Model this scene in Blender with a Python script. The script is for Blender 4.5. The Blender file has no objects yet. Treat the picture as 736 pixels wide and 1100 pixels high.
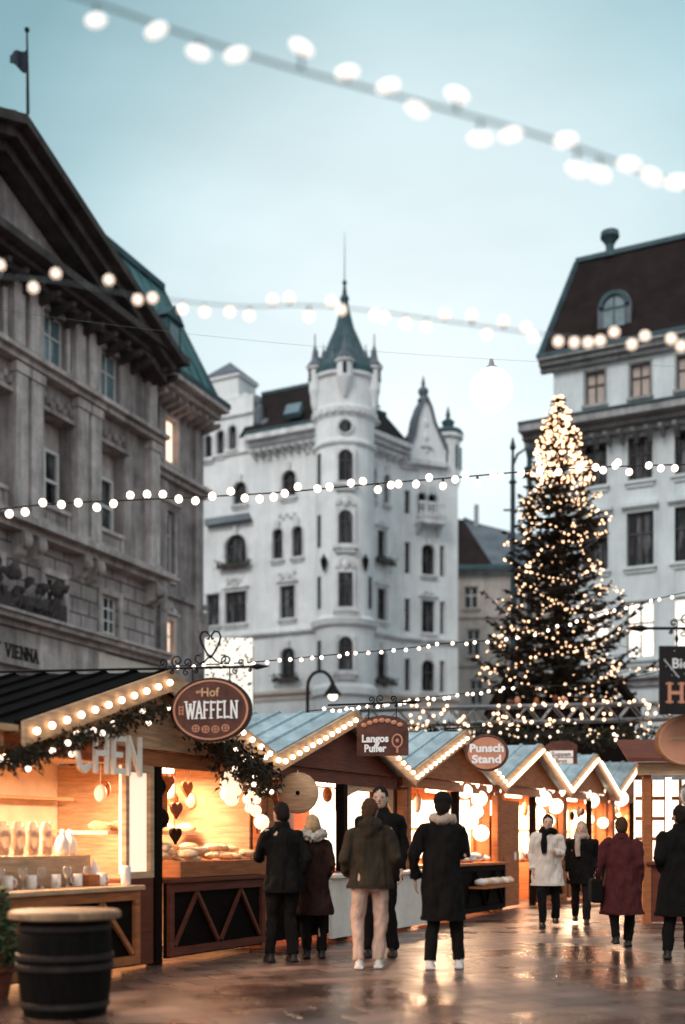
import bpy, bmesh, math, random
from mathutils import Vector, Matrix, noise
random.seed(7)
PI = math.pi; R = math.radians
sc = bpy.context.scene
COL = sc.collection
F = 1250.0; HX = 368.0; HY = 903.0; CZ = 1.35          # focal length, principal column, horizon row (photo pixels), eye height

def W(px, py, Y):                                        # where the photo shows a point that stands Y metres ahead
    return Vector(((px-HX)*Y/F, Y, CZ+(HY-py)*Y/F))

# ------------------------------------------------------------------ materials
def mat(name, col, rough=0.6, var=0.25, scale=3.0, bump=0.0, bscale=40.0, metal=0.0, emit=None, estr=0.0,
        col2=None, trans=0.0, coat=0.0, spec=0.18, stretch=None, streak=0.0):
    m = bpy.data.materials.new(name); m.use_nodes = True
    nt = m.node_tree; N = nt.nodes; L = nt.links
    b = N['Principled BSDF']
    b.inputs['Roughness'].default_value = rough; b.inputs['Metallic'].default_value = metal
    b.inputs['Specular IOR Level'].default_value = spec
    if trans: b.inputs['Transmission Weight'].default_value = trans
    if coat: b.inputs['Coat Weight'].default_value = coat
    tc = N.new('ShaderNodeTexCoord'); src = tc.outputs['Object']
    if stretch:
        mp = N.new('ShaderNodeMapping'); mp.inputs['Scale'].default_value = stretch
        L.new(src, mp.inputs['Vector']); src = mp.outputs['Vector']
    n1 = N.new('ShaderNodeTexNoise'); n1.inputs['Scale'].default_value = scale; n1.inputs['Detail'].default_value = 6
    n1.inputs['Roughness'].default_value = 0.62
    L.new(src, n1.inputs['Vector'])
    cr = N.new('ShaderNodeValToRGB')
    c2 = col2 or tuple(c*(1-var) for c in col)
    c1 = col if col2 else tuple(min(1, c*(1+var*0.6)) for c in col)
    cr.color_ramp.elements[0].position = 0.50 if name == 'window_glass' else 0.32; cr.color_ramp.elements[0].color = (*c2, 1)
    cr.color_ramp.elements[1].position = 0.68; cr.color_ramp.elements[1].color = (*c1, 1)
    L.new(n1.outputs['Fac'], cr.inputs['Fac']); cout = cr.outputs['Color']
    if streak:                                            # rain streaks and soot: noise drawn out downwards, and large dirty patches
        for sc3, amt in (((2.2, 2.2, .22), streak), ((.35, .35, .5), streak*.8), ((9, 9, 1.1), streak*.5)):
            mp2 = N.new('ShaderNodeMapping'); mp2.inputs['Scale'].default_value = sc3; L.new(tc.outputs['Object'], mp2.inputs['Vector'])
            nz = N.new('ShaderNodeTexNoise'); nz.inputs['Scale'].default_value = 1.0; nz.inputs['Detail'].default_value = 7; nz.inputs['Roughness'].default_value = .7; L.new(mp2.outputs[0], nz.inputs['Vector'])
            rr = N.new('ShaderNodeMapRange'); rr.inputs['From Min'].default_value = .42; rr.inputs['From Max'].default_value = .66; rr.inputs['To Min'].default_value = 1.0; rr.inputs['To Max'].default_value = 1-amt; L.new(nz.outputs['Fac'], rr.inputs[0])
            vm = N.new('ShaderNodeVectorMath'); vm.operation = 'SCALE'; L.new(cout, vm.inputs[0]); L.new(rr.outputs[0], vm.inputs['Scale']); cout = vm.outputs[0]
    L.new(cout, b.inputs['Base Color'])
    if bump:
        n2 = N.new('ShaderNodeTexNoise'); n2.inputs['Scale'].default_value = bscale; n2.inputs['Detail'].default_value = 4
        L.new(src, n2.inputs['Vector'])
        bp = N.new('ShaderNodeBump'); bp.inputs['Strength'].default_value = bump; bp.inputs['Distance'].default_value = 0.03
        L.new(n2.outputs['Fac'], bp.inputs['Height']); L.new(bp.outputs['Normal'], b.inputs['Normal'])
    if emit:
        b.inputs['Emission Color'].default_value = (*emit, 1); b.inputs['Emission Strength'].default_value = estr
    return m

def emi(name, col, strength, sample=False):
    m = mat(name, col, 0.4, 0.02, emit=col, estr=strength)
    m.cycles.emission_sampling = 'AUTO' if sample else 'NONE'
    return m

def brick_bump(m, vec_scale, bw, bh, mortar, strength, dist, rot=None, dark=None):
    nt = m.node_tree; N = nt.nodes; L = nt.links; b = N['Principled BSDF']
    tc = N.new('ShaderNodeTexCoord'); mp = N.new('ShaderNodeMapping')
    if rot: mp.inputs['Rotation'].default_value = rot
    L.new(tc.outputs['Object'], mp.inputs['Vector'])
    # use x' (along the wall) and z as the brick plane
    sep = N.new('ShaderNodeSeparateXYZ'); cmb = N.new('ShaderNodeCombineXYZ')
    L.new(mp.outputs['Vector'], sep.inputs['Vector']); L.new(sep.outputs['X'], cmb.inputs['X']); L.new(sep.outputs['Z'], cmb.inputs['Y'])
    br = N.new('ShaderNodeTexBrick'); br.inputs['Scale'].default_value = vec_scale
    br.inputs['Brick Width'].default_value = bw; br.inputs['Row Height'].default_value = bh; br.inputs['Mortar Size'].default_value = mortar
    br.inputs['Mortar Smooth'].default_value = 0.3
    L.new(cmb.outputs['Vector'], br.inputs['Vector'])
    bp = N.new('ShaderNodeBump'); bp.inputs['Strength'].default_value = strength; bp.inputs['Distance'].default_value = dist; bp.invert = True
    L.new(br.outputs['Fac'], bp.inputs['Height'])
    old = b.inputs['Normal'].links
    if old: L.new(old[0].from_socket, bp.inputs['Normal'])
    L.new(bp.outputs['Normal'], b.inputs['Normal'])
    if dark:
        src = b.inputs['Base Color'].links[0].from_socket
        mx = N.new('ShaderNodeMix'); mx.data_type = 'RGBA'; mx.blend_type = 'MULTIPLY'
        L.new(br.outputs['Fac'], mx.inputs['Factor']); L.new(src, mx.inputs['A']); mx.inputs['B'].default_value = (dark, dark, dark, 1)
        L.new(mx.outputs['Result'], b.inputs['Base Color'])
    return m

M = {}
M['stone'] = mat('brown_stone', (0.48, 0.415, 0.405), 0.85, 0.4, 0.9, 0.5, 9, streak=.45)
M['stone_trim'] = mat('pale_stone_trim', (0.68, 0.60, 0.58), 0.8, 0.25, 1.6, 0.4, 12, streak=.45)
M['stone_dark'] = mat('dark_stone', (0.11, 0.092, 0.09), 0.9, 0.4, 1.2, 0.4, 10, streak=.4)  # much darker than the main stone: eaves, raking cornice, sculpture
M['rustic'] = brick_bump(mat('rusticated_stone', (0.46, 0.395, 0.385), 0.85, 0.35, 1.1, 0.5, 10, streak=.3), 1.0, 1.0, 0.55, 0.035, 1.0, 0.06, (0, 0, R(-67.3)), 0.35)
M['stucco'] = mat('white_stucco', (0.86, 0.87, 0.885), 0.85, 0.12, 0.5, 0.25, 14, streak=.14)
M['stucco_trim'] = mat('white_moulding', (0.80, 0.805, 0.82), 0.8, 0.25, 1.5, 0.35, 16, streak=.22)
M['stucco_low'] = mat('beige_stucco', (0.58, 0.50, 0.45), 0.85, 0.2, 0.8, 0.3, 14)
M['blue_stucco'] = mat('cool_white_stucco', (0.69, 0.745, 0.77), 0.85, 0.12, 0.4, 0.2, 14, streak=.14)
M['grey_trim'] = mat('grey_cornice', (0.42, 0.42, 0.43), 0.8, 0.25, 1.5, 0.3, 16, streak=.35)
M['beige'] = mat('cream_render', (0.55, 0.48, 0.44), 0.85, 0.15, 0.6, 0.2, 14, streak=.25)
M['copper'] = mat('green_copper', (0.10, 0.20, 0.215), 0.6, 0.35, 1.2, 0.3, 12, col2=(0.06, 0.15, 0.16))
M['slate'] = brick_bump(mat('dark_roof_tile', (0.020, 0.012, 0.012), 0.85, 0.4, 1.2, 0.3, 20), 1.0, 0.35, 0.22, 0.02, 0.7, 0.03)
M['slate_blue'] = mat('grey_slate', (0.13, 0.15, 0.175), 0.7, 0.3, 1.0, 0.3, 18)
M['slate_teal'] = mat('teal_slate', (0.055, 0.10, 0.115), 0.6, 0.4, 1.2, 0.4, 18)
M['pane'] = mat('window_glass', (0.16, 0.165, 0.175), 0.10, 0.6, 1.6, 0.05, 2.0, spec=0.25, col2=(0.006, 0.006, 0.008), stretch=(2.6, 2.6, .35))
M['pane_sky'] = mat('blue_window_glass', (0.13, 0.20, 0.23), 0.05, 0.5, 0.9, 0.05, 2.0, spec=0.9)
M['pane_lit'] = emi('lit_window', (1.0, 0.72, 0.52), 1.15)
M['pane_white'] = emi('bright_window', (1.0, 0.93, 0.84), 0.75)
M['blind'] = mat('drawn_blind', (0.5, 0.42, 0.38), 0.8, 0.15)
M['frame_dark'] = mat('dark_window_frame', (0.085, 0.07, 0.07), 0.6, 0.2)
M['frame_white'] = mat('white_window_frame', (0.72, 0.7, 0.68), 0.5, 0.1)
M['iron'] = mat('black_iron', (0.015, 0.013, 0.013), 0.45, 0.3, metal=0.6)
M['steel'] = mat('truss_steel', (0.22, 0.22, 0.23), 0.4, 0.3, metal=0.8)
M['cable'] = mat('cable_rubber', (0.03, 0.028, 0.028), 0.6, 0.2)
M['cable_pale'] = mat('grey_cable', (0.16, 0.2, 0.21), 0.6, 0.2)
M['bulb_near'] = emi('bulb_glow', (1.0, 0.88, 0.80), 1.0)
M['bulb'] = emi('warm_bulb_glow', (1.0, 0.76, 0.58), 2.4)
M['bulb_mid'] = emi('mid_bulb_glow', (1.0, 0.78, 0.62), 1.15)
M['bulb_trim'] = emi('festoon_bulb_glow', (1.0, 0.74, 0.50), 4.2, True)
M['fairy'] = emi('fairy_light_glow', (1.0, 0.60, 0.34), 3.4)
M['globe'] = emi('globe_glow', (1.0, 0.98, 0.95), 1.8)
M['lamp'] = emi('stall_lamp_glow', (1.0, 0.68, 0.40), 7.0)
def wood(name, c, var=0.35, rough=0.55, coat=0.0):
    return mat(name, c, rough, var, 3.0, 0.3, 30, stretch=(1, 1, 9), coat=coat)
M['wood'] = wood('orange_wood', (0.38, 0.125, 0.045))
M['wood_light'] = wood('pale_wood', (0.56, 0.34, 0.20))
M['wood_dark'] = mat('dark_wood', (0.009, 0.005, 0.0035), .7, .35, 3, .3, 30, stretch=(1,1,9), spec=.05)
M['wood_red'] = wood('red_brown_wood', (0.15, 0.038, 0.02))
M['cream'] = mat('cream_board', (0.78, 0.63, 0.48), 0.6, 0.15)
M['white_panel'] = mat('white_panel', (0.75, 0.66, 0.58), 0.4, 0.15)
M['roof_black'] = mat('black_felt_roof', (0.008, 0.006, 0.006), 0.85, 0.5, 2, 0.4, 30, spec=.05, streak=.3)
M['roof_blue'] = mat('pale_blue_roof', (0.43, 0.53, 0.575), 0.55, 0.25, 1.2, 0.25, 6, stretch=(3, 1, 1), streak=.3)
M['pine'] = mat('pine_needles', (0.035, 0.030, 0.018), 0.75, 0.5, 2.0, col2=(0.03, 0.016, 0.010), spec=0.2)
M['pine2'] = mat('garland_needles', (0.035, 0.03, 0.018), 0.7, 0.5, 8.0)
M['bark'] = mat('bark', (0.06, 0.035, 0.022), 0.9, 0.4, 6, 0.6, 30)
M['leaf'] = mat('shrub_leaves', (0.05, 0.065, 0.03), 0.6, 0.5, 4)
M['sign'] = mat('sign_brown', (0.055, 0.02, 0.015), 0.35, 0.35, 5, col2=(0.13, 0.05, 0.035))
M['sign_edge'] = mat('sign_rim', (0.03, 0.013, 0.01), 0.35, 0.3)
M['copper_paint'] = mat('copper_paint', (0.55, 0.24, 0.15), 0.4, 0.2)
M['gold_paint'] = mat('gold_paint', (0.62, 0.36, 0.2), 0.4, 0.2)
M['white_paint'] = mat('white_paint', (0.85, 0.83, 0.82), 0.5, 0.05, emit=(1, 0.95, 0.92), estr=0.0)
M['glass'] = mat('clear_glass', (0.9, 0.82, 0.7), 0.08, 0.05, trans=0.75, spec=0.6)
M['pastry'] = mat('pale_pastry', (0.72, 0.52, 0.33), 0.6, 0.3, 14, 0.5, 60)
M['ceramic'] = mat('white_ceramic', (0.8, 0.74, 0.68), 0.25, 0.06)
M['lid'] = wood('worn_lid_wood', (0.34, 0.21, 0.12)) if False else mat('worn_lid_wood', (0.36, 0.22, 0.13), .45, .5, 4, .4, 30, stretch=(1, 9, 1), streak=.3)
M['barrel'] = mat('black_barrel_wood', (0.006, 0.0045, 0.004), 0.6, 0.5, 3, 0.5, 30, stretch=(6, 6, 1), spec=0.06)
M['skin'] = mat('skin', (0.52, 0.32, 0.24), 0.5, 0.1, 20)

# ------------------------------------------------------------------ mesh builder
class MB:
    def __init__(s): s.v = []; s.f = []
    def add(s, vs, fs):
        o = len(s.v); s.v += [Vector(v) for v in vs]; s.f += [tuple(i+o for i in f) for f in fs]
    def poly(s, pts): s.add(pts, [tuple(range(len(pts)))])
    def box(s, c, sx, sy, sz, ux=(1,0,0), uy=(0,1,0), uz=(0,0,1)):
        c = Vector(c); ux = Vector(ux)*sx/2; uy = Vector(uy)*sy/2; uz = Vector(uz)*sz/2
        vs = [c+a*ux+b*uy+d*uz for d in (-1,1) for a, b in ((-1,-1),(1,-1),(1,1),(-1,1))]
        s.add(vs, [(3,2,1,0),(4,5,6,7),(0,1,5,4),(1,2,6,5),(2,3,7,6),(3,0,4,7)])
    def bar(s, a, b, w, h=None, up=(0,0,1)):
        a = Vector(a); b = Vector(b); h = h or w; d = (b-a); l = d.length
        if l < 1e-6: return
        d.normalize(); up = Vector(up)
        if abs(d.dot(up)) > 0.99: up = Vector((0,1,0))
        x = d.cross(up).normalized(); y = x.cross(d)
        s.box((a+b)/2, w, l, h, x, d, y)
    def prism(s, pts, vec):                              # pts a planar outline, swept by vec
        n = len(pts); vec = Vector(vec); a = [Vector(p) for p in pts]
        fs = [tuple(range(n-1,-1,-1)), tuple(range(n,2*n))]+[(i,(i+1)%n,n+(i+1)%n,n+i) for i in range(n)]
        s.add(a+[p+vec for p in a], fs)
    def tube(s, pts, r, seg=8, cap=True):
        pts = [Vector(p) for p in pts]; n = len(pts)
        rs = r if isinstance(r, (list, tuple)) else [r]*n
        vs = []; pu = None
        for i, p in enumerate(pts):
            d = (pts[min(i+1,n-1)]-pts[max(i-1,0)])
            d = d.normalized() if d.length > 1e-9 else Vector((0,0,1))
            if pu is None: pu = Vector((0,0,1)) if abs(d.z) < 0.9 else Vector((0,1,0))
            x = d.cross(pu).normalized(); y = x.cross(d).normalized(); pu = y
            vs += [p+(x*math.cos(2*PI*k/seg)+y*math.sin(2*PI*k/seg))*rs[i] for k in range(seg)]
        fs = [(i*seg+k, i*seg+(k+1)%seg, (i+1)*seg+(k+1)%seg, (i+1)*seg+k) for i in range(n-1) for k in range(seg)]
        if cap: fs += [tuple(range(seg-1,-1,-1)), tuple(range((n-1)*seg, n*seg))]
        s.add(vs, fs)
    def rings(s, rs, seg=20, cap=True):                  # rs: list of (centre, rx, ry) horizontal rings
        vs = [Vector((c[0]+rx*math.cos(2*PI*k/seg), c[1]+ry*math.sin(2*PI*k/seg), c[2])) for c, rx, ry in rs for k in range(seg)]
        n = len(rs)
        fs = [(i*seg+k, i*seg+(k+1)%seg, (i+1)*seg+(k+1)%seg, (i+1)*seg+k) for i in range(n-1) for k in range(seg)]
        if cap: fs += [tuple(range(seg-1,-1,-1)), tuple(range((n-1)*seg, n*seg))]
        s.add(vs, fs)
    def lathe(s, c, prof, seg=24):
        c = Vector(c); s.rings([((c.x, c.y, c.z+z), r, r) for r, z in prof], seg)
    def ball(s, c, rx, ry=None, rz=None, seg=12, rng=8, ax=None):
        ry = ry or rx; rz = rz or rx; c = Vector(c)
        vs = []; fs = []
        ax = ax or (Vector((1,0,0)), Vector((0,1,0)), Vector((0,0,1)))
        for i in range(1, rng):
            th = PI*i/rng
            for k in range(seg):
                ph = 2*PI*k/seg
                vs.append(c+ax[0]*rx*math.sin(th)*math.cos(ph)+ax[1]*ry*math.sin(th)*math.sin(ph)+ax[2]*rz*math.cos(th))
        a = len(vs); vs += [c+ax[2]*rz, c-ax[2]*rz]
        for i in range(rng-2):
            for k in range(seg): fs.append((i*seg+k, (i+1)*seg+k, (i+1)*seg+(k+1)%seg, i*seg+(k+1)%seg))
        for k in range(seg):
            fs.append((a, k, (k+1)%seg)); fs.append((a+1, (rng-2)*seg+(k+1)%seg, (rng-2)*seg+k))
        s.add(vs, fs)

def split_link(name, mbs, m, parent, **k):
    return [link(name, q, m, parent, **k) for q in mbs if q.v]
def link(name, mb, m, parent=None, smooth=False, bevel=0.0):
    base = Vector((0,0,0))
    p = parent
    while p is not None: base = base+p.location; p = p.parent
    me = bpy.data.meshes.new(name)
    me.from_pydata([v-base for v in mb.v], [], mb.f)
    me.materials.append(M[m] if isinstance(m, str) else m)
    if smooth: me.polygons.foreach_set('use_smooth', [True]*len(me.polygons))
    me.update()
    o = bpy.data.objects.new(name, me); COL.objects.link(o)
    if parent is not None: o.parent = parent
    if bevel:
        bv = o.modifiers.new('soft_edges', 'BEVEL'); bv.width = bevel; bv.segments = 2; bv.limit_method = 'ANGLE'
    return o
def thing(name, label, cat, loc=(0,0,0), group=None, kind=None):
    o = bpy.data.objects.new(name, None); COL.objects.link(o); o.empty_display_size = 0.2
    o.location = loc; o['label'] = label; o['category'] = cat
    if group: o['group'] = group
    if kind: o['kind'] = kind
    return o
def tag(o, label, cat, group=None, kind=None):
    o['label'] = label; o['category'] = cat
    if group: o['group'] = group
    if kind: o['kind'] = kind
    return o
def solo(name, mb, m, label, cat, loc, group=None, kind=None, smooth=False, bevel=0):
    o = link(name, mb, m, None, smooth, bevel)
    loc = Vector(loc)
    o.data.transform(Matrix.Translation(-loc)); o.location = loc
    return tag(o, label, cat, group, kind)
def copy_tree(o, parent=None):
    c = o.copy(); COL.objects.link(c)
    if parent is not None: c.parent = parent
    for ch in list(o.children): copy_tree(ch, c)
    return c

class Fac:                                               # a vertical plane: t along u, z up, d outward along n
    def __init__(s, O, u, n):
        s.O = Vector((O[0], O[1], 0)); s.u = Vector((u[0], u[1], 0)).normalized(); s.n = Vector((n[0], n[1], 0)).normalized()
    def P(s, t, z, d=0.0): return s.O+s.u*t+s.n*d+Vector((0,0,z))
    def t(s, px, d=0.0):
        k = (px-HX)/F; o = s.O+s.n*d
        return (k*o.y-o.x)/(s.u.x-k*s.u.y)
    def z(s, px, py, d=0.0):
        p = s.P(s.t(px, d), 0, d); return CZ+(HY-py)*p.y/F
    def rect(s, x0, x1, y0, y1, d=0.0):                  # photo rectangle -> (ta, tb, zlow, zhigh)
        a, b = sorted((s.t(x0, d), s.t(x1, d))); xm = (x0+x1)/2
        return a, b, s.z(xm, y1, d), s.z(xm, y0, d)
    def box(s, mb, t0, t1, z0, z1, d0, d1):
        mb.prism([s.P(t0,z0,d0), s.P(t1,z0,d0), s.P(t1,z1,d0), s.P(t0,z1,d0)], s.n*(d1-d0))

def wall(fac, t0, t1, z0, z1, holes, m, root, depth=0.28, name='wall', thick=0.3):
    ts = sorted(set([t0, t1]+[max(t0,min(t1,h[0])) for h in holes]+[max(t0,min(t1,h[1])) for h in holes]))
    zs = sorted(set([z0, z1]+[h[2] for h in holes]+[h[3] for h in holes]))
    mb = MB()
    for i in range(len(ts)-1):
        for j in range(len(zs)-1):
            ct = (ts[i]+ts[i+1])/2; cz = (zs[j]+zs[j+1])/2
            if ts[i+1]-ts[i] < 1e-4 or zs[j+1]-zs[j] < 1e-4: continue
            if any(h[0] < ct < h[1] and h[2] < cz < h[3] for h in holes): continue
            mb.poly([fac.P(ts[i],zs[j]), fac.P(ts[i+1],zs[j]), fac.P(ts[i+1],zs[j+1]), fac.P(ts[i],zs[j+1])])
    for a, b, c, d in [h[:4] for h in holes]:
        q = [(a,c),(b,c),(b,d),(a,d)]
        for k in range(4):
            p0, p1 = q[k], q[(k+1)%4]
            mb.poly([fac.P(*p0), fac.P(*p1), fac.P(*p1, -depth), fac.P(*p0, -depth)])
    # the outer ends
    for tt in (t0, t1): mb.poly([fac.P(tt,z0), fac.P(tt,z1), fac.P(tt,z1,-thick), fac.P(tt,z0,-thick)])
    return link(name, mb, m, root)

def window(fac, h, root, frame='frame_dark', pane='pane', arch=False, wallm='stucco', cols=2, rows=(0.62,), sill=True, trim='stucco_trim',
           head=None, depth=0.24, surround=0.12, fw=0.06):
    a, b, c, d = h[:4]; w = b-a; mb = MB(); D = -depth
    fac.box(mb, a, a+fw, c, d, D, D+0.08); fac.box(mb, b-fw, b, c, d, D, D+0.08)
    fac.box(mb, a+fw, b-fw, c, c+fw, D, D+0.08); fac.box(mb, a+fw, b-fw, d-fw, d, D, D+0.08)
    for k in range(1, cols):
        x = a+w*k/cols; fac.box(mb, x-fw*0.5, x+fw*0.5, c+fw, d-fw, D+0.004, D+0.07)
    for r in rows:
        z = c+(d-c)*r; fac.box(mb, a+fw, b-fw, z-fw*0.5, z+fw*0.5, D+0.008, D+0.074)
    wn = link('window', mb, frame, root)
    pm = MB(); pm.poly([fac.P(a,c,D+0.02), fac.P(b,c,D+0.02), fac.P(b,d,D+0.02), fac.P(a,d,D+0.02)])
    link('pane', pm, pane, wn)
    if arch:
        rr = w/2; cx = (a+b)/2; cz = d-rr; s = MB(); K = 8
        for sgn in (-1, 1):
            pts = [fac.P(cx+sgn*rr, d, -0.006)]+[fac.P(cx+sgn*rr*math.cos(R(90*k/K)), cz+rr*math.sin(R(90*k/K)), -0.006) for k in range(K+1)]
            s.prism(pts, -fac.n*(depth-0.03))
        link('arch', s, wallm, wn)
    if sill:
        s = MB(); fac.box(s, a-0.14, b+0.14, c-0.14, c-0.005, 0.003, 0.2); fac.box(s, a-0.06, b+0.06, c-0.3, c-0.145, 0.003, 0.1)
        link('sill', s, trim, wn)
    if surround:
        s = MB(); q = surround
        if arch:
            rr = w/2; cx = (a+b)/2; cz = d-rr; K = 12
            fac.box(s, a-q, a-0.01, c, cz, 0.003, 0.07); fac.box(s, b+0.01, b+q, c, cz, 0.003, 0.07)
            for k in range(K):
                t0 = PI*k/K; t1 = PI*(k+1)/K
                pts = [fac.P(cx+(rr+0.01)*math.cos(t0), cz+(rr+0.01)*math.sin(t0), 0.003), fac.P(cx+(rr+q)*math.cos(t0), cz+(rr+q)*math.sin(t0), 0.003),
                       fac.P(cx+(rr+q)*math.cos(t1), cz+(rr+q)*math.sin(t1), 0.003), fac.P(cx+(rr+0.01)*math.cos(t1), cz+(rr+0.01)*math.sin(t1), 0.003)]
                s.prism(pts, fac.n*0.07)
        else:
            fac.box(s, a-q, a-0.01, c, d, 0.003, 0.07); fac.box(s, b+0.01, b+q, c, d, 0.003, 0.07); fac.box(s, a-q, b+q, d+0.01, d+q, 0.003, 0.075)
        link('surround', s, trim, wn)
    if head == 'scroll':
        s = MB(); cx = (a+b)/2; K = 10
        for k in range(K):
            t0 = PI*k/K; t1 = PI*(k+1)/K; r0 = w*0.42
            p = lambda t: fac.P(cx+r0*math.cos(t), d+0.3+0.55*w*0.6*math.sin(t), 0.05)
            s.bar(p(t0), p(t1), 0.1, 0.1)
        s.ball(fac.P(cx, d+0.42, 0.06), 0.17, 0.1, 0.2); fac.box(s, a-0.2, b+0.2, d+0.2, d+0.29, 0.003, 0.18)
        for sg in (-1, 1): s.ball(fac.P(cx+sg*w*0.45, d+0.36, 0.06), 0.12, 0.1, 0.12)
        link('pediment', s, trim, wn)
    elif head == 'key':
        s = MB(); cx = (a+b)/2
        s.prism([fac.P(cx-0.1,d-0.05,0.01), fac.P(cx+0.1,d-0.05,0.01), fac.P(cx+0.17,d+0.4,0.01), fac.P(cx-0.17,d+0.4,0.01)], fac.n*0.16)
        s.ball(fac.P(cx, d+0.45, 0.05), 0.16, 0.1, 0.12)
        link('keystone', s, trim, wn)
    elif head == 'flat':
        s = MB(); fac.box(s, a-0.22, b+0.22, d+0.22, d+0.4, 0.003, 0.28); fac.box(s, a-0.15, b+0.15, d+0.12, d+0.215, 0.003, 0.15)
        link('lintel', s, trim, wn)
    return wn

def cornice(fac, t0, t1, z, root, m, prof=((0,0.35,0.25),(0.25,0.6,0.2)), name='cornice', brackets=0, bm=None):
    """prof: list of (z offset, projection, height) steps"""
    mb = MB()
    for dz, pr, h in prof: fac.box(mb, t0, t1, z+dz, z+dz+h-0.004, 0.004, pr)
    o = link(name, mb, m, root)
    if brackets:
        bb = MB(); n = brackets; pr = max(p[1] for p in prof)
        for k in range(n):
            t = t0+(t1-t0)*(k+0.5)/n
            bb.prism([fac.P(t-0.09, z-0.45, 0.004), fac.P(t-0.09, z-0.01, 0.004), fac.P(t-0.09, z-0.01, pr*0.75), fac.P(t-0.09, z-0.16, pr*0.7), fac.P(t-0.09, z-0.36, 0.14)], fac.u*0.18)
        b = link('bracket_row', bb, bm or m, o)
    return o

# ------------------------------------------------------------------ writing
STROKES = {
 'W': (1.25, [((0,1),(.27,0)),((.27,0),(.5,.85)),((.5,.85),(.73,0)),((.73,0),(1,1))], [(0,1),(1,1),(.5,.85)]),
 'A': (0.95, [((.06,0),(.5,1)),((.5,1),(.94,0)),((.25,.33),(.75,.33))], [(.06,0),(.94,0)]),
 'F': (0.8, [((.15,0),(.15,1)),((.15,.93),(.95,.93)),((.15,.5),(.7,.5))], [(.15,0)]),
 'E': (0.8, [((.15,0),(.15,1)),((.15,.93),(.95,.93)),((.15,.5),(.7,.5)),((.15,.07),(.95,.07))], []),
 'L': (0.8, [((.15,0),(.15,1)),((.15,.07),(.95,.07))], [(.15,1)]),
 'N': (1.0, [((.12,0),(.12,1)),((.12,1),(.88,0)),((.88,0),(.88,1))], [(.12,0),(.88,1)]),
 'H': (1.0, [((.15,0),(.15,1)),((.85,0),(.85,1)),((.15,.5),(.85,.5))], [(.15,0),(.15,1),(.85,0),(.85,1)]),
 'C': (0.9, [((.9,.85),(.6,.98)),((.6,.98),(.3,.9)),((.3,.9),(.12,.5)),((.12,.5),(.3,.1)),((.3,.1),(.6,.02)),((.6,.02),(.9,.15))], []),
 'T': (0.9, [((.5,0),(.5,1)),((.05,.93),(.95,.93))], [(.5,0)]),
 'I': (0.45, [((.5,0),(.5,1))], [(.5,0),(.5,1)]),
 'V': (0.95, [((.06,1),(.5,0)),((.5,0),(.94,1))], [(.06,1),(.94,1)]),
 'o': (0.8, [((.5+.36*math.cos(R(45*k)), .36+.32*math.sin(R(45*k))), (.5+.36*math.cos(R(45*k+45)), .36+.32*math.sin(R(45*k+45)))) for k in range(8)], []),
 't': (0.6, [((.45,.1),(.45,.95)),((.1,.68),(.85,.68)),((.45,.08),(.85,.06))], []),
 ' ': (0.5, [], []),
}
def letters(mb, text, O, ux, uz, un, h, thick, gap=0.12, depth=0.02, serif=True, total=None):
    """slab lettering: O = lower left corner, ux/uz reading and up directions, un towards the reader"""
    ux = Vector(ux).normalized(); uz = Vector(uz).normalized(); un = Vector(un).normalized(); O = Vector(O)
    wid = sum(STROKES[c][0]*h*0.8+gap*h for c in text)-gap*h
    sx = (total/wid) if total else 1.0
    x = 0.0; e = 0
    for ch in text:
        cw, st, sf = STROKES[ch]; w = cw*h*0.8*sx
        for (a, b) in st:
            p = O+ux*(x+a[0]*w)+uz*(a[1]*h); q = O+ux*(x+b[0]*w)+uz*(b[1]*h); e += 1
            d = (q-p).normalized(); s = d.cross(un).normalized()
            mb.box((p+q)/2+un*(depth/2+e*0.0002), thick, (q-p).length+thick*0.5, depth, s, d, un)
        if serif:
            for a in sf:
                e += 1
                zz = a[1]*h+(thick*0.2 if a[1] < 0.5 else -thick*0.2)
                mb.box(O+ux*(x+a[0]*w)+uz*zz+un*(depth/2+e*0.0002), thick*2.3, thick*0.55, depth, ux, uz, un)
        x += w+gap*h*sx
def textmesh(txt, O, ux, uz, un, size, depth=0.012, offset=0.0, center=True, total=None):
    cu = bpy.data.curves.new('t', 'FONT'); cu.body = txt; cu.size = size; cu.extrude = depth/2; cu.offset = offset; cu.resolution_u = 3
    cu.align_x = 'CENTER' if center else 'LEFT'
    o = bpy.data.objects.new('t', cu); COL.objects.link(o)
    dg = bpy.context.evaluated_depsgraph_get(); me = o.evaluated_get(dg).to_mesh()
    ux = Vector(ux).normalized(); uz = Vector(uz).normalized(); un = Vector(un).normalized(); O = Vector(O)
    xs = [v.co.x for v in me.vertices]; k = total/(max(xs)-min(xs)) if total and xs else 1
    mb = MB(); mb.add([O+ux*v.co.x*k+uz*v.co.y+un*v.co.z for v in me.vertices], [tuple(p.vertices) for p in me.polygons])
    o.evaluated_get(dg).to_mesh_clear(); bpy.data.objects.remove(o); bpy.data.curves.remove(cu)
    return mb
M['bauble'] = mat('lit_bauble', (0.85, 0.75, 0.62), 0.4, 0.1, emit=(1, .72, .5), estr=.9)
M['screen'] = emi('added_glow_panel', (1.0, 0.82, 0.62), 1.5, True)  # added glowing sheets, stand in for brightly lit stall interiors
M['globe_warm'] = emi('warm_globe_glow', (1.0, 0.80, 0.58), 3.2, True)
M['light_panel'] = mat('lit_cream_panel', (0.8, 0.76, 0.68), 0.6, 0.1, emit=(1, .92, .78), estr=.42)
M['iron_blue'] = mat('painted_iron', (0.03, 0.05, 0.06), 0.5, 0.3)
M['panel_glow'] = emi('cream_panel_added_glow', (1.0, 0.78, 0.58), 0.62)  # emission put into the panel in place of lamplight coming through it
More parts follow.
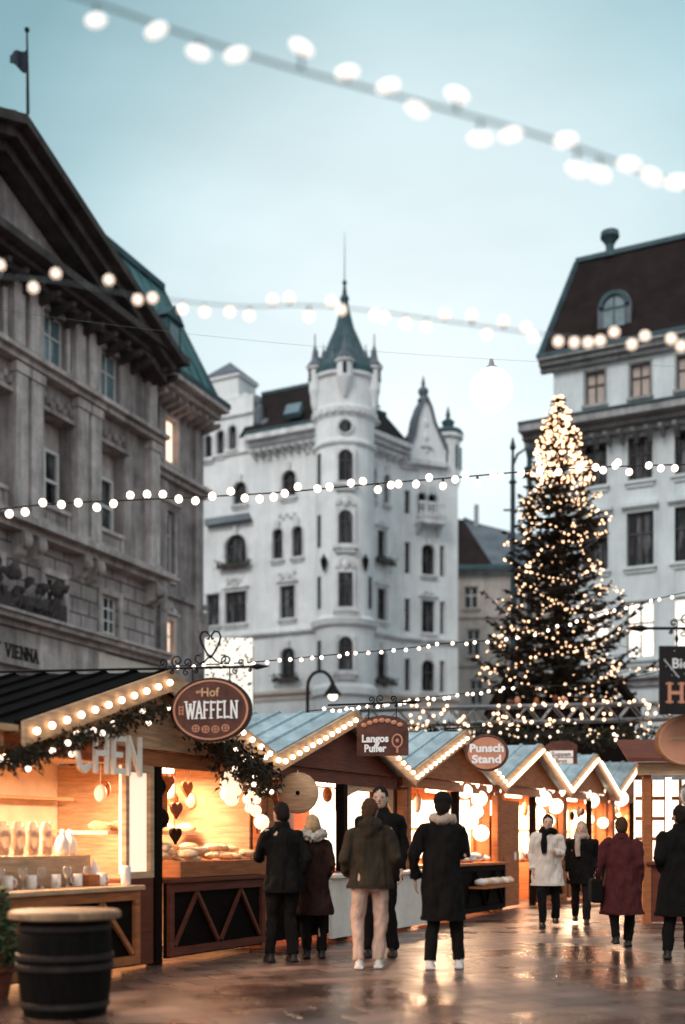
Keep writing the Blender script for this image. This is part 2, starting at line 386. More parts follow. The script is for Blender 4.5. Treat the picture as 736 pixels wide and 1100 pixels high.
M['letter'] = mat('ivory_letter', (.85,.76,.66), .5, .05)
M['hoop'] = mat('iron_hoop', (0.03, 0.022, 0.02), 0.55, 0.4, 8, metal=0.4)
# ------------------------------------------------------------------ camera, sky, sun
cam = bpy.data.cameras.new('camera'); co = bpy.data.objects.new('camera', cam); COL.objects.link(co); sc.camera = co
co.location = (0, 0, CZ); co.rotation_euler = (R(90), 0, 0)
cam.sensor_fit = 'HORIZONTAL'; cam.sensor_width = 36; cam.lens = 36*F/736; cam.shift_y = (HY-550)/736
cam.clip_end = 3000; cam.clip_start = 0.05
cam.dof.use_dof = True; cam.dof.focus_distance = 16; cam.dof.aperture_fstop = 0.0611/0.07
cam.dof.aperture_blades = 0

w = bpy.data.worlds.new('World'); sc.world = w; w.use_nodes = True
nt = w.node_tree; N = nt.nodes; L = nt.links; bg = N['Background']
SUN_EL = R(38); SUN_ROT = R(212)                          # behind the camera, to the left
sky = N.new('ShaderNodeTexSky'); sky.sky_type = 'NISHITA'; sky.sun_disc = False
sky.sun_elevation = SUN_EL; sky.sun_rotation = SUN_ROT; sky.air_density = 1.0; sky.dust_density = 3.0; sky.altitude = 100
tc = N.new('ShaderNodeTexCoord'); sep = N.new('ShaderNodeSeparateXYZ'); L.new(tc.outputs['Generated'], sep.inputs[0])
# a veil of overcast cloud over the clear sky: pale near the horizon, teal towards the zenith
cr = N.new('ShaderNodeValToRGB'); e = cr.color_ramp.elements
e[0].position = 0.0; e[0].color = (7.3, 7.8, 7.9, 1)
e[1].position = 1.0; e[1].color = (7.3, 8.1, 8.2, 1)
for p, c in ((0.5, (6.0, 7.0, 7.2)), (0.85, (3.6, 5.1, 5.5)), (0.964, (2.3, 4.0, 4.4)), (0.977, (3.9, 5.6, 5.95)), (0.989, (6.0, 7.3, 7.5))):
    k = cr.color_ramp.elements.new(p); k.color = (*c, 1)
dp = N.new('ShaderNodeVectorMath'); dp.operation = 'DOT_PRODUCT'; L.new(tc.outputs['Generated'], dp.inputs[0]); dp.inputs[1].default_value = Vector((.06, 1, .36)).normalized()
dh = N.new('ShaderNodeMath'); dh.operation = 'MULTIPLY_ADD'; dh.inputs[1].default_value = .5; dh.inputs[2].default_value = .5; L.new(dp.outputs['Value'], dh.inputs[0]); L.new(dh.outputs[0], cr.inputs['Fac'])
ns = N.new('ShaderNodeTexNoise'); ns.inputs['Scale'].default_value = 2.2; ns.inputs['Detail'].default_value = 5; ns.inputs['Roughness'].default_value = 0.5
mp = N.new('ShaderNodeMapping'); mp.inputs['Scale'].default_value = (1, 1, 3.0); mp.inputs['Location'].default_value = (0.35, 0.2, 0.4)
L.new(tc.outputs['Generated'], mp.inputs[0]); L.new(mp.outputs[0], ns.inputs['Vector'])
mr = N.new('ShaderNodeMapRange'); mr.inputs['From Min'].default_value = 0.3; mr.inputs['From Max'].default_value = 0.7
mr.inputs['To Min'].default_value = 0.84; mr.inputs['To Max'].default_value = 1.12
L.new(ns.outputs['Fac'], mr.inputs[0])
vm = N.new('ShaderNodeVectorMath'); vm.operation = 'SCALE'; L.new(cr.outputs['Color'], vm.inputs[0]); L.new(mr.outputs[0], vm.inputs['Scale'])
mx = N.new('ShaderNodeMix'); mx.data_type = 'RGBA'; mx.inputs['Factor'].default_value = 0.88
L.new(sky.outputs['Color'], mx.inputs['A']); L.new(vm.outputs[0], mx.inputs['B'])
L.new(mx.outputs['Result'], bg.inputs['Color']); bg.inputs['Strength'].default_value = 0.1
sl = bpy.data.lights.new('sun', 'SUN'); sl.energy = 0.95; sl.angle = R(18); sl.color = (1.0, 0.95, 0.9)
so = bpy.data.objects.new('sun', sl); COL.objects.link(so)
sd = Vector((math.sin(SUN_ROT)*math.cos(SUN_EL), math.cos(SUN_ROT)*math.cos(SUN_EL), math.sin(SUN_EL)))
so.rotation_euler = sd.to_track_quat('Z', 'Y').to_euler(); so.location = sd*60
sc.view_settings.view_transform = 'Standard'; sc.view_settings.look = 'None'; sc.view_settings.exposure = 0.45; sc.view_settings.gamma = 1
sc.cycles.use_denoising = True; sc.cycles.max_bounces = 6; sc.cycles.transmission_bounces = 4
sc.cycles.sample_clamp_indirect = 6; sc.cycles.caustics_reflective = False; sc.cycles.caustics_refractive = False
try: sc.cycles.denoiser = 'OPENIMAGEDENOISE'
except Exception: pass

# ------------------------------------------------------------------ ground: wet stone setts
g = bpy.data.materials.new('wet_paving'); g.use_nodes = True; M['ground'] = g
nt = g.node_tree; N = nt.nodes; L = nt.links; b = N['Principled BSDF']
tc = N.new('ShaderNodeTexCoord'); mp = N.new('ShaderNodeMapping'); mp.inputs['Rotation'].default_value = (0, 0, R(-27)); L.new(tc.outputs['Object'], mp.inputs[0])
br = N.new('ShaderNodeTexBrick'); br.inputs['Scale'].default_value = 1.0; br.inputs['Brick Width'].default_value = 0.62; br.inputs['Row Height'].default_value = 0.38
br.inputs['Mortar Size'].default_value = 0.02; br.inputs['Mortar Smooth'].default_value = 0.6; br.inputs['Bias'].default_value = 0.1
br.inputs['Color1'].default_value = (0.22, 0.12, 0.092, 1); br.inputs['Color2'].default_value = (0.075, 0.04, 0.03, 1); br.inputs['Mortar'].default_value = (0.018, 0.012, 0.01, 1)
L.new(mp.outputs[0], br.inputs['Vector'])
n1 = N.new('ShaderNodeTexNoise'); n1.inputs['Scale'].default_value = 0.55; n1.inputs['Detail'].default_value = 7; n1.inputs['Roughness'].default_value = 0.6; L.new(tc.outputs['Object'], n1.inputs['Vector'])
r1 = N.new('ShaderNodeMapRange'); r1.inputs['From Min'].default_value = 0.38; r1.inputs['From Max'].default_value = 0.62
r1.inputs['To Min'].default_value = 0.15; r1.inputs['To Max'].default_value = 0.48; L.new(n1.outputs['Fac'], r1.inputs[0]); L.new(r1.outputs[0], b.inputs['Roughness'])
n2 = N.new('ShaderNodeTexNoise'); n2.inputs['Scale'].default_value = 1.1; n2.inputs['Detail'].default_value = 4; L.new(tc.outputs['Object'], n2.inputs['Vector'])
ml = N.new('ShaderNodeMix'); ml.data_type = 'RGBA'; ml.blend_type = 'MULTIPLY'; ml.inputs['Factor'].default_value = 0.7
L.new(br.outputs['Color'], ml.inputs['A']); c2 = N.new('ShaderNodeValToRGB'); c2.color_ramp.elements[0].position = 0.35; c2.color_ramp.elements[0].color = (0.3, 0.27, 0.26, 1)
c2.color_ramp.elements[1].position = 0.65; c2.color_ramp.elements[1].color = (1.25, 1.2, 1.15, 1); L.new(n2.outputs['Fac'], c2.inputs[0]); L.new(c2.outputs[0], ml.inputs['B'])
L.new(ml.outputs['Result'], b.inputs['Base Color'])
b1 = N.new('ShaderNodeBump'); b1.invert = True; b1.inputs['Strength'].default_value = 0.8; b1.inputs['Distance'].default_value = 0.02; L.new(br.outputs['Fac'], b1.inputs['Height'])
n3 = N.new('ShaderNodeTexNoise'); n3.inputs['Scale'].default_value = 9; n3.inputs['Detail'].default_value = 3; L.new(mp.outputs[0], n3.inputs['Vector'])
b2 = N.new('ShaderNodeBump'); b2.inputs['Strength'].default_value = 0.28; b2.inputs['Distance'].default_value = 0.03; L.new(n3.outputs['Fac'], b2.inputs['Height']); L.new(b1.outputs[0], b2.inputs['Normal'])
L.new(b2.outputs[0], b.inputs['Normal']); b.inputs['Specular IOR Level'].default_value = 1.0
mb = MB(); mb.poly([(-1500, -300, 0), (1500, -300, 0), (1500, 2500, 0), (-1500, 2500, 0)])
gr = link('ground', mb, 'ground'); gr['kind'] = 'structure'

def rect_from_body(root, mb_pts_front, back, z0, z1, m, name='wall'):
    """plain closing walls from the end of the facades round the back"""
    mb = MB(); pts = mb_pts_front
    for i in range(len(pts)-1):
        a, c = pts[i], pts[i+1]
        mb.poly([(a[0],a[1],z0), (c[0],c[1],z0), (c[0],c[1],z1), (a[0],a[1],z1)])
    return link(name, mb, m, root)

# ------------------------------------------------------------------ left building (brown stone palace)
LB = thing('palace_building', 'brown stone palace with giant pilasters, dark gable and green copper roof, at the left edge', 'building', (-9.5, 44, 0))
u = (-.3853, -.9228); n = (.9228, -.3853)
rear = Fac((-6.12, 50), u, n)
pav = Fac((-6.12+.5*.9228, 50-.5*.3853), u, n)           # the pavilion stands half a metre forward
tc_ = 4.5; ZE = 19.9
# rear section
def rr_(x0,x1,y0,y1): return rear.rect(x0,x1,y0,y1)
hr = [rr_(174,190,449,499), rr_(172,187,548,618), rr_(171,187,665,712)]
hn = [rr_(151,156,452,492), rr_(151,157.5,552,612), rr_(146.5,150.5,655,700)]
hn[2] = (4.0, 4.35, hr[2][2]+0.3, hr[2][3])
hn[0] = (3.75, 4.2, hr[0][2], hr[0][3]); hn[1] = (3.75, 4.2, hr[1][2], hr[1][3])
wall(rear, -0.3, tc_, 0, ZE, hr+hn, 'stone', LB)
for i, h in enumerate(hr):
    wn = window(rear, h, LB, 'frame_white', ['pane_lit', 'pane', 'pane_lit'][i], cols=2, rows=(0.65,) if i else (), trim='stone_trim', head=['', 'flat', 'scroll'][i], surround=0.16)
for h in hn: window(rear, h, LB, 'frame_dark', 'pane', cols=1, rows=(), trim='stone', sill=True, surround=0.08)
cornice(rear, -0.35, tc_, ZE-0.75, LB, 'stone_trim', ((0,0.5,0.25),(0.25,0.85,0.22),(0.47,1.25,0.3)), brackets=9, bm='stone')
cornice(rear, -0.33, tc_, 16.05, LB, 'stone_trim', ((0,0.22,0.2),(0.2,0.45,0.18)))
cornice(rear, -0.4, tc_, 11.3, LB, 'stone', ((0,0.15,0.2),), name='string_course')
for t in (0.1, 2.95): mb = MB(); rear.box(mb, t, t+0.55, 0.2, 15.9, 0.004, 0.18); link('pilaster', mb, 'stone', LB)
for t in (0.1, 3.0): mb = MB(); rear.box(mb, t, t+0.5, 16.5, 19.1, 0.004, 0.12); link('pilaster', mb, 'stone', LB)
mb = MB()                                                 # rusticated corner blocks
for k in range(24): rear.box(mb, -0.33, 0.35 if k % 2 else 0.55, 0.1+k*0.46, 0.1+k*0.46+0.43, 0.19, 0.25)
link('quoins', mb, 'stone', LB)
# pavilion: t from tc_ to T1
T1 = 19.0
bays = [pav.t(118), pav.t(58)]; pitch = bays[1]-bays[0]
bays += [bays[1]+pitch*(k+1) for k in range(3)]
z_c1 = 17.0; z_c2 = 11.45; z_c3 = 8.35
q = pav.rect(105, 118, 395, 445); top_z = (17.5, 19.3)
q = pav.rect(102, 134, 482, 606); mid_z = (q[2]+0.1, q[3]); bw = min(3.0, q[1]-q[0])
q = pav.rect(97, 112, 636, 688); low_z = (q[2], q[3])
holes_mid = [(t-bw/2, t+bw/2, mid_z[0], mid_z[1]) for t in bays]
holes_top = [(t-0.62, t+0.62, top_z[0], top_z[1]) for t in bays]
holes_low = [(t-0.55, t+0.55, low_z[0], low_z[1]) for t in bays]
wall(pav, tc_, T1, z_c2, 20.2, holes_mid+holes_top, 'stone', LB, depth=0.55)
wall(pav, tc_, T1, z_c3-0.1, z_c2, holes_low, 'rustic', LB)
wall(pav, tc_, T1, 0, z_c3-0.1, [(tc_+2.3+k*4.2, tc_+5.2+k*4.2, 0, 6.4) for k in range(3)], 'stone', LB, name='ground_storey')
for k in range(3):
    mb = MB(); pav.box(mb, tc_+2.3+k*4.2, tc_+5.2+k*4.2, 0.01, 6.4, -0.27, -0.22); link('shop_front', mb, 'pane', LB)
for i, t in enumerate(bays):
    # the tall window sits at the back of a deep recess
    wf = Fac(pav.P(0, 0, -0.5)[:2], u, n)
    wb = MB(); wf.box(wb, t-bw/2, t+bw/2, mid_z[0], mid_z[1], -0.05, -0.008); link('recess_wall', wb, 'stone_trim', LB)
    a, c_, z0, z1 = t-0.8, t+0.85, mid_z[0]+0.25, mid_z[1]-0.95
    mb = MB()
    for x in (a, t-0.05, c_-0.1): wf.box(mb, x, x+0.1, z0, z1, 0.012, 0.12)
    for z in (z0, z0+(z1-z0)*0.62, z1-0.1): wf.box(mb, a+0.1, c_-0.1, z, z+0.1, 0.014, 0.124)
    wn = link('window', mb, 'frame_white', LB)
    pm = MB(); wf.box(pm, a+0.05, c_-0.05, z0+0.05, z1-0.05, 0.002, 0.01); link('pane', pm, 'pane', wn)
    # balustrade in front of it
    bl = MB(); zb = mid_z[0]-0.02
    pav.box(bl, t-bw/2+0.02, t+bw/2-0.02, zb, zb+0.16, -0.35, 0.02); pav.box(bl, t-bw/2+0.02, t+bw/2-0.02, zb+1.02, zb+1.16, -0.35, 0.06)
    for k in range(9):
        x = t-bw/2+0.25+k*(bw-0.5)/8; c = pav.P(x, zb+0.16, -0.15); bl.lathe(c, ((.05,0),(.1,.15),(.11,.3),(.05,.55),(.07,.7),(.07,.858)), 8)
    for x in (t-bw/2+0.1, t+bw/2-0.1): pav.box(bl, x-0.08, x+0.08, zb+0.162, zb+1.018, -0.3, 0.0)
    link('balustrade', bl, 'stone_trim', LB)
    window(pav, holes_top[i], LB, 'frame_white', 'pane_sky', cols=2, rows=(0.6,), trim='stone_trim', head='', surround=0.2)
    window(pav, holes_low[i], LB, 'frame_white', 'pane', cols=3, rows=(0.25,0.5,0.75), trim='stone_trim', head='', surround=0.22)
    # ornament panel above the tall window
    s = MB()
    for k in range(9): s.ball(pav.P(t-0.9+k*0.225, mid_z[1]+0.45+0.14*math.sin(k*2.1), 0.05), 0.14, 0.09, 0.16, 8, 6)
    pav.box(s, t-bw/2-0.1, t+bw/2+0.1, mid_z[1]+0.02, mid_z[1]+0.16, 0.004, 0.2)
    link('relief', s, 'stone', LB)
edges = [tc_+0.05]+[ (bays[k]+bays[k+1])/2 for k in range(len(bays)-1)]
for k, t in enumerate(edges):
    for x in ((t, ) if k == 0 else (t-0.72, t+0.08)):
        mb = MB(); pav.box(mb, x, x+0.62, z_c2+0.62, z_c1-0.52, 0.004, 0.3); pl_ = link('pilaster', mb, 'stone_trim', LB)
        mb = MB(); pav.box(mb, x-0.06, x+0.68, z_c1-0.515, z_c1-0.2, 0.004, 0.36); link('capital', mb, 'stone_trim', pl_)
        mb = MB(); pav.box(mb, x-0.06, x+0.68, z_c2+0.3, z_c2+0.615, 0.004, 0.36); link('plinth', mb, 'stone_trim', pl_)
        mb = MB(); pav.box(mb, x+0.03, x+0.59, z_c1+0.5, 19.5, 0.004, 0.2); link('pilaster', mb, 'stone_trim', LB)
cornice(pav, tc_-0.2, T1, z_c1-0.15, LB, 'stone_trim', ((0,0.42,0.2),(0.2,0.62,0.16)))
cornice(pav, tc_-0.35, T1, z_c2-0.12, LB, 'stone_trim', ((0,0.5,0.2),(0.2,0.85,0.22)), brackets=0)
for t in edges:
    for x in (t-0.35, t+0.4):
        x = max(x, tc_+0.2); mb = MB()
        mb.prism([pav.P(x-.2,z_c2-.95,.01), pav.P(x-.2,z_c2-.13,.01), pav.P(x-.2,z_c2-.13,.55), pav.P(x-.2,z_c2-.4,.58), pav.P(x-.2,z_c2-.8,.28)], pav.u*0.4)
        mb.ball(pav.P(x, z_c2-0.42, 0.5), 0.2, 0.2, 0.24, 8, 6); link('console', mb, 'stone_trim', LB)
cornice(pav, tc_-0.1, T1, z_c3-0.15, LB, 'stone_trim', ((0,0.4,0.18),(0.18,0.75,0.16),(0.34,0.9,0.1)))
# eaves cornice and pediment
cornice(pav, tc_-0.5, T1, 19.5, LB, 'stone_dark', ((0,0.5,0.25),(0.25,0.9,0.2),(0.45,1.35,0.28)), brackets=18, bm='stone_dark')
pk = pav.t(25, 1.45); zp = pav.z(25, 124, 1.45); z0 = pav.z(189, 392, 1.35)
pedi = MB(); tl = pav.t(189, 1.35); tr = 2*pk-tl
pedi.prism([pav.P(tl+1.2, z0, 0.1), pav.P(tr-1.2, z0, 0.1), pav.P(pk, zp-1.0, 0.1)], pav.n*-0.3)
ty = link('tympanum', pedi, 'stone', LB)
s = MB()
for k in range(8):
    s.ball(pav.P(pk-2.6+k*0.7, z0+0.75+0.2*math.sin(k*1.7)+0.7*(1-abs(k-3.8)/4.2), 0.14), 0.26, 0.14, 0.5, 8, 6)
link('relief', s, 'stone_trim', ty)
rk = MB()
for (ta, za, tb, zb) in ((tl-0.2, z0, pk, zp), (tr+0.2, z0, pk, zp)):
    for lo, hi, pr in ((-0.75,-0.4,0.7),(-0.396,-0.1,1.1),(-0.096,0.2,1.5)):
        rk.prism([pav.P(ta,za+lo+0.2,0.12), pav.P(tb,zb+lo-.2,0.12), pav.P(tb,zb+hi-.2,0.12), pav.P(ta,za+hi+0.2,0.12)], pav.n*pr)
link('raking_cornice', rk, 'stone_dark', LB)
# roof behind the pediment and copper mansard
rf = MB()
for (ta, tb) in ((tl, pk), (tr, pk)):
    rf.poly([pav.P(ta, z0+0.3, 1.2), pav.P(tb, zp+0.22, 1.2), pav.P(tb, zp+0.22, -9), pav.P(ta, z0+0.3, -9)])
link('pediment_roof', rf, 'slate', LB)
mr_ = MB(); e0 = -0.1; zr = 25.1
A = [rear.P(e0, ZE+0.05, 0.9), rear.P(T1, ZE+0.05, 0.9), rear.P(T1, zr, -1.6), rear.P(0.5, zr, -1.6)]
mr_.poly(A)
A2 = [rear.P(e0, ZE+0.05, 0.9), rear.P(0.5, zr, -1.6), rear.P(0.5, zr, -9), rear.P(e0, ZE+0.05, -11.5)]
mr_.poly(A2); mr_.poly([rear.P(0.5, zr, -1.6), rear.P(T1, zr, -1.6), rear.P(T1, zr+0.8, -6), rear.P(0.5, zr+0.8, -6)])
for k in range(22):                                       # standing seams
    t = 0.0+k*0.85; f0 = rear.P(t, ZE+0.1, 0.93); f1 = rear.P(max(t, 0.6), zr, -1.57); mr_.bar(f0, f1, 0.06, 0.06)
rfo = link('roof', mr_, 'copper', LB)
s = MB(); s.bar(rear.P(0.45, zr+0.1, -1.6), rear.P(T1, zr+0.1, -1.6), 0.28, 0.28); s.bar(rear.P(e0, ZE+0.12, 0.92), rear.P(0.48, zr+.05, -1.6), 0.16, 0.16)
s.bar(rear.P(-0.4, ZE+0.02, 1.18), rear.P(tc_-0.6, ZE+0.02, 1.18), 0.22, 0.2)
link('ridge', s, 'slate_teal', rfo)
for t in (8.2, 11.2):
    s = MB(); rear.box(s, t, t+0.8, zr+0.1, zr+1.0, -2.4, -1.7); rear.box(s, t-0.1, t+0.9, zr+1.004, zr+1.15, -2.5, -1.6); link('chimney', s, 'slate_teal', rfo)
for t in (2.2, 5.6):                                      # small dormers in the mansard
    s = MB(); rear.box(s, t, t+1.1, ZE+1.0, ZE+2.6, -0.9, 0.35); s.prism([rear.P(t-.15,ZE+2.604,.45), rear.P(t+1.25,ZE+2.604,.45), rear.P(t+.55,ZE+3.2,.45)], rear.n*-1.6)
    d_ = link('dormer', s, 'slate_teal', rfo)
    s = MB(); rear.box(s, t+.2, t+.9, ZE+1.2, ZE+2.4, 0.355, 0.37); link('pane', s, 'pane_sky', d_)
# body behind
pb = rear.P(-0.3, 0, -0.3); pc = rear.P(-0.3, 0, -14); pd = rear.P(T1, 0, -14); pe = rear.P(T1, 0, 0.2)
rect_from_body(LB, [pb, pc, pd, pe], None, 0, ZE, 'stone')
# shop fascia with the raised letters, small ground-floor lamps
s = MB(); pav.box(s, pav.t(112, .2), T1, 7.0, 8.18, 0.004, 0.25); fa = link('fascia', s, 'stone_trim', LB)
ta = pav.t(41, 0.26); tb = pav.t(3, 0.26); lz = pav.z(22, 716, 0.26); txt = MB()
letters(txt, 'T VIENNA', pav.P(tb+0.35, pav.z(3, 700, .26)-0.12, 0.254), -pav.u, (0,0,1), pav.n, 0.42, 0.075, total=(tb+0.35-ta))
link('lettering', txt, 'iron', fa)
s = MB(); pav.box(s, tc_+0.2, pav.t(104, .2), 6.2, 8.1, 0.004, 0.3); link('white_hoarding', s, 'white_panel', LB)
# statue group over the entrance, left
s = MB(); random.seed(3); tq = pav.t(14)
for k in range(60):
    q_ = pav.P(tq+random.uniform(-2.0, 1.9), z_c3+0.3+random.random()**2*1.5, 0.45+random.uniform(-.2,.3)); rr = random.uniform(.06,.18)
    s.ball(q_, rr, rr*.8, rr*random.uniform(.8,2.4), 8, 6)
pav.box(s, tq-2.1, tq+2.0, z_c3+.25, z_c3+.9, .1, .5)
for v in s.v: v += Vector((1,.3,.8))*.22*noise.noise(v*3.5)
link('sculpture', s, 'stone_dark', LB)
# flagpole and flag
fp = W(30, 122, 40.2); FPt = thing('flagpole', 'thin dark flagpole with a small drooping flag on the palace gable', 'flagpole', fp)
tp = W(29, 32, 40.2); s = MB(); s.tube([fp, (fp+tp)/2, tp], [0.06, 0.05, 0.03]); s.ball(tp, 0.09); link('pole', s, 'iron', FPt)
s = MB(); a = W(29, 52, 40.2)
fl = [[a+Vector((-0.62*i/6+0.0, 0.1*math.sin(i*1.3), -0.32*i/6*0.6-0.8*j/4*(0.6+0.4*math.cos(i*.4)))) for i in range(7)] for j in range(5)]
for j in range(4):
    for i in range(6): s.poly([fl[j][i], fl[j][i+1], fl[j+1][i+1], fl[j+1][i]])
link('flag', s, mat('flag_cloth', (0.03, 0.04, 0.06), 0.8, 0.2), FPt, True)

# ------------------------------------------------------------------ central building (white corner house with round tower)
K = Vector((0.1, 66.6, 0))
CB = thing('corner_house', 'white stucco corner house with round turreted tower and pointed spire', 'building', (K.x, K.y+4, 0))
lw = Fac(K[:2], (-.889, .458), (-.458, -.889))
rw = Fac(K[:2], (.669, .743), (.743, -.669))
K2 = rw.P(5.24, 0)
r2 = Fac(K2[:2], (.933, .359), (.359, -.933))
# shared storey heights, measured at the tower
Yt = 64.95
def zt(y): return CZ+(HY-y)*Yt/F
rows = {'D': (zt(721), zt(685)), 'C': (zt(652), zt(615)), 'B': (zt(584), zt(549)), 'A': (zt(517), zt(483))}
LW = []
def LR(x0, x1, row, hl=0.0, hh=0.0): return (*sorted((lw.t(x0), lw.t(x1))), rows[row][0]+hl, rows[row][1]+hh)
LW = [(LR(302,317,'D'), 1,2,'key'), (LR(242,265,'C'), 0,3,'scroll'), (LR(301,317,'C'),0,2,'scroll'),
      (LR(242,265,'B'),1,3,'key'), (LR(293,304,'B'),1,2,'key'), (LR(314,325,'B'),1,2,'key'),
      (LR(303,318,'A',.1,-.1),1,2,'key'), (LR(251,265,'A',.1,-.3),1,2,'key'), (LR(222,236,'C'),0,1,''), (LR(222,236,'D'),1,2,'key'), (LR(246,262,'D'),1,2,'key')]
z3 = (lw.z(237, 486), lw.z(237, 460))
LW += [((lw.t(x+4.2), lw.t(x-4.2), z3[0]-0.15*i, z3[1]-0.15*i), 1, 1, '') for i, x in enumerate((250, 237, 224))]
ZC = 24.9; TL = lw.t(213)
tg = lw.t(272)                                            # the gable block takes the far left of the wing
wall(lw, 0, tg, 0, ZC, [h for h, *_ in LW if h[1] < tg], 'stucco', CB)
wall(lw, tg, TL, 0, 28.0, [h for h, *_ in LW if h[1] >= tg], 'stucco', CB)
for h, ar, cols, hd in LW:
    window(lw, h, CB, arch=bool(ar), cols=cols, head=hd, rows=(0.66,) if cols > 1 or hd else ())
RW = [((405,415),'D',1), ((405,415),'C',0), ((405,414),'B',0), ((399.5,404),'A',1), ((412.5,418),'A',1)]
RH = []
for (x0, x1), r, ar in RW: RH.append(((*sorted((rw.t(x0), rw.t(x1))), *rows[r]), ar))
for r, (h0, h1) in rows.items(): RH.append(((rw.t(435)-0.35, rw.t(435)-0.0, h0-0.2, h1-0.3), 0)) if False else None
wall(rw, 0, 5.24, 0, ZC, [h for h, a in RH], 'stucco', CB)
for h, ar in RH: window(rw, h, CB, arch=bool(ar), cols=1 if h[1]-h[0] < 0.8 else 2, head='scroll' if not ar else 'key')
R2 = [((453,467),'D',1), ((453,467),'C',0), ((453,467),'B',1), ((449,458),'A',1), ((460,469),'A',1)]
SL = [((435,440),r,0) for r in 'ABCD']+[((472.5,477),r,0) for r in 'BCD']
G2 = [((*sorted((r2.t(x0), r2.t(x1))), rows[r][0]+(-.35 if r != 'A' else -.2), rows[r][1]-(.3 if r != 'A' else .6)), ar) for (x0,x1),r,ar in R2+SL]
T2 = r2.t(492)
wall(r2, 0, T2, 0, ZC-0.6, [h for h, a in G2], 'stucco', CB)
for k, (h, ar) in enumerate(G2): window(r2, h, CB, arch=bool(ar), cols=2 if h[1]-h[0] > 0.6 else 1, head=('key' if ar else 'scroll') if k < 5 else '', sill=k < 5, surround=0.1 if k < 5 else 0.05)
# string courses and lower beige base band
for fc, a, b_ in ((lw, 1.5, TL), (rw, 1.4, 5.2), (r2, 0.0, T2)):
    cornice(fc, a, b_, zt(671), CB, 'stucco_trim', ((0,0.12,0.12),(0.12,0.25,0.14)), name='string_course')
    cornice(fc, a, b_, zt(744), CB, 'stucco_low', ((0,0.1,0.35),(0.35,0.28,0.2)), name='string_course')
    s = MB()
    for k in range(6): fc.box(s, a, b_, 0.05+k*1.28, 0.05+k*1.28+1.2, 0.004, 0.08)
    link('base_course', s, 'stucco_low', CB)
cornice(lw, 1.3, tg, ZC-0.5, CB, 'stucco_trim', ((0,0.35,0.25),(0.25,0.6,0.25),(0.5,1.0,0.3)), brackets=10)
cornice(rw, 1.2, 5.3, ZC-0.5, CB, 'stucco_trim', ((0,0.3,0.25),(0.25,0.55,0.25),(0.5,0.8,0.3)), brackets=7)
cornice(r2, -0.1, 1.0, ZC-1.0, CB, 'stucco_trim', ((0,0.2,0.2),(0.2,0.35,0.2)))
# pilaster strips and ornament panels between storeys
s = MB()
for px in (290, 331):
    t = lw.t(px); lw.box(s, t-0.13, t+0.13, zt(470), ZC-0.55, 0.004, 0.12)
for z in (zt(536), zt(602)):
    for px in (253, 309):
        t = lw.t(px)
        for k in range(5): s.ball(lw.P(t-0.5+k*.25, z+0.1*math.cos(k*3), 0.05), 0.13, 0.07, 0.13, 8, 6)
for px in (339, 396): pass
link('ornament', s, 'stucco_trim', CB)
# roof of the left wing
def roof_quad(fac, ta, tb, za, zb, back, over, m, root, extra=()):
    s = MB(); s.poly([fac.P(ta, za, over), fac.P(tb, za, over), fac.P(tb, zb, -back), fac.P(ta, zb, -back)])
    s.poly([fac.P(ta, zb, -back), fac.P(tb, zb, -back), fac.P(tb, zb-0.5, -back-4), fac.P(ta, zb-0.5, -back-4)])
    return link('roof', s, m, root)
ro = roof_quad(lw, 0.5, tg+0.6, ZC+0.32, 28.7, 2.0, 0.7, 'slate', CB)
s = MB(); s.bar(lw.P(0.5, 28.75, -2), lw.P(tg+.6, 28.75, -2), 0.2, 0.2); link('ridge', s, 'slate_teal', ro); s = MB(); s.bar(lw.P(1.2, ZC+0.36, 0.86), lw.P(tg, ZC+0.36, 0.86), 0.22, 0.35); link('gutter', s, 'slate_teal', ro)
for t in (2.6,):                                          # skylight
    s = MB(); s.prism([lw.P(t, ZC+1.0, 0.5), lw.P(t+1, ZC+1.0, 0.5), lw.P(t+1, ZC+1.7, 0.1), lw.P(t, ZC+1.7, 0.1)], lw.n*0.25+Vector((0,0,.2))); link('skylight', s, 'pane_sky', ro)
ro2 = roof_quad(rw, 0.5, 5.6, ZC+0.32, 27.6, 1.6, 0.5, 'slate', CB)
s = MB(); s.bar(rw.P(2.4, ZC+.8, 0.48), rw.P(2.2, ZC+2.3, -0.55), 0.35, 0.3); link('skylight', s, 'stucco_trim', ro2)
s = MB(); s.bar(rw.P(0.5, 27.65, -1.6), rw.P(5.6, 27.65, -1.6), 0.2, 0.2); link('ridge', s, 'slate_teal', ro2)
# stepped gable block at far left with small pyramid-roofed turret
s = MB(); gf = lw
steps = [(256,426),(262,430),(266,436),(270,446),(272,462)]
pts = [gf.P(TL, 24, 0.02), gf.P(tg-.3, 24, 0.02)]+[gf.P(gf.t(x), gf.z(x, y), 0.02) for x, y in reversed(steps)]+[gf.P(TL, gf.z(218, 424), 0.02)]
base_z = 27.95
pts = [gf.P(TL, base_z, 0.02), gf.P(gf.t(268), base_z, 0.02), gf.P(gf.t(264), base_z+.25, 0.02), gf.P(gf.t(258), gf.z(256, 426), 0.02), gf.P(TL, gf.z(256, 426), 0.02)]
s.prism(pts, gf.n*-0.6)
gb2 = link('gable', s, 'stucco', CB)
for z in (24.55, 26.85): s = MB(); gf.box(s, tg+0.02, TL, z, z+0.12, 0.004, 0.14); link('band', s, 'stucco_trim', gb2)
s = MB(); s.ball(gf.P(tg-0.25, 26.6, -0.3), 0.3, .35, .9); s.ball(gf.P(tg-0.75, 25.9, -0.3), 0.45, .35, .6); s.ball(gf.P(tg-0.1, 27.6, -0.3), 0.3, .3, .4); link('copper_scroll', s, 'slate_blue', CB)
s = MB(); t0 = gf.t(255); t1 = gf.t(219); zz0 = gf.z(237, 425); zz1 = gf.z(237, 407)
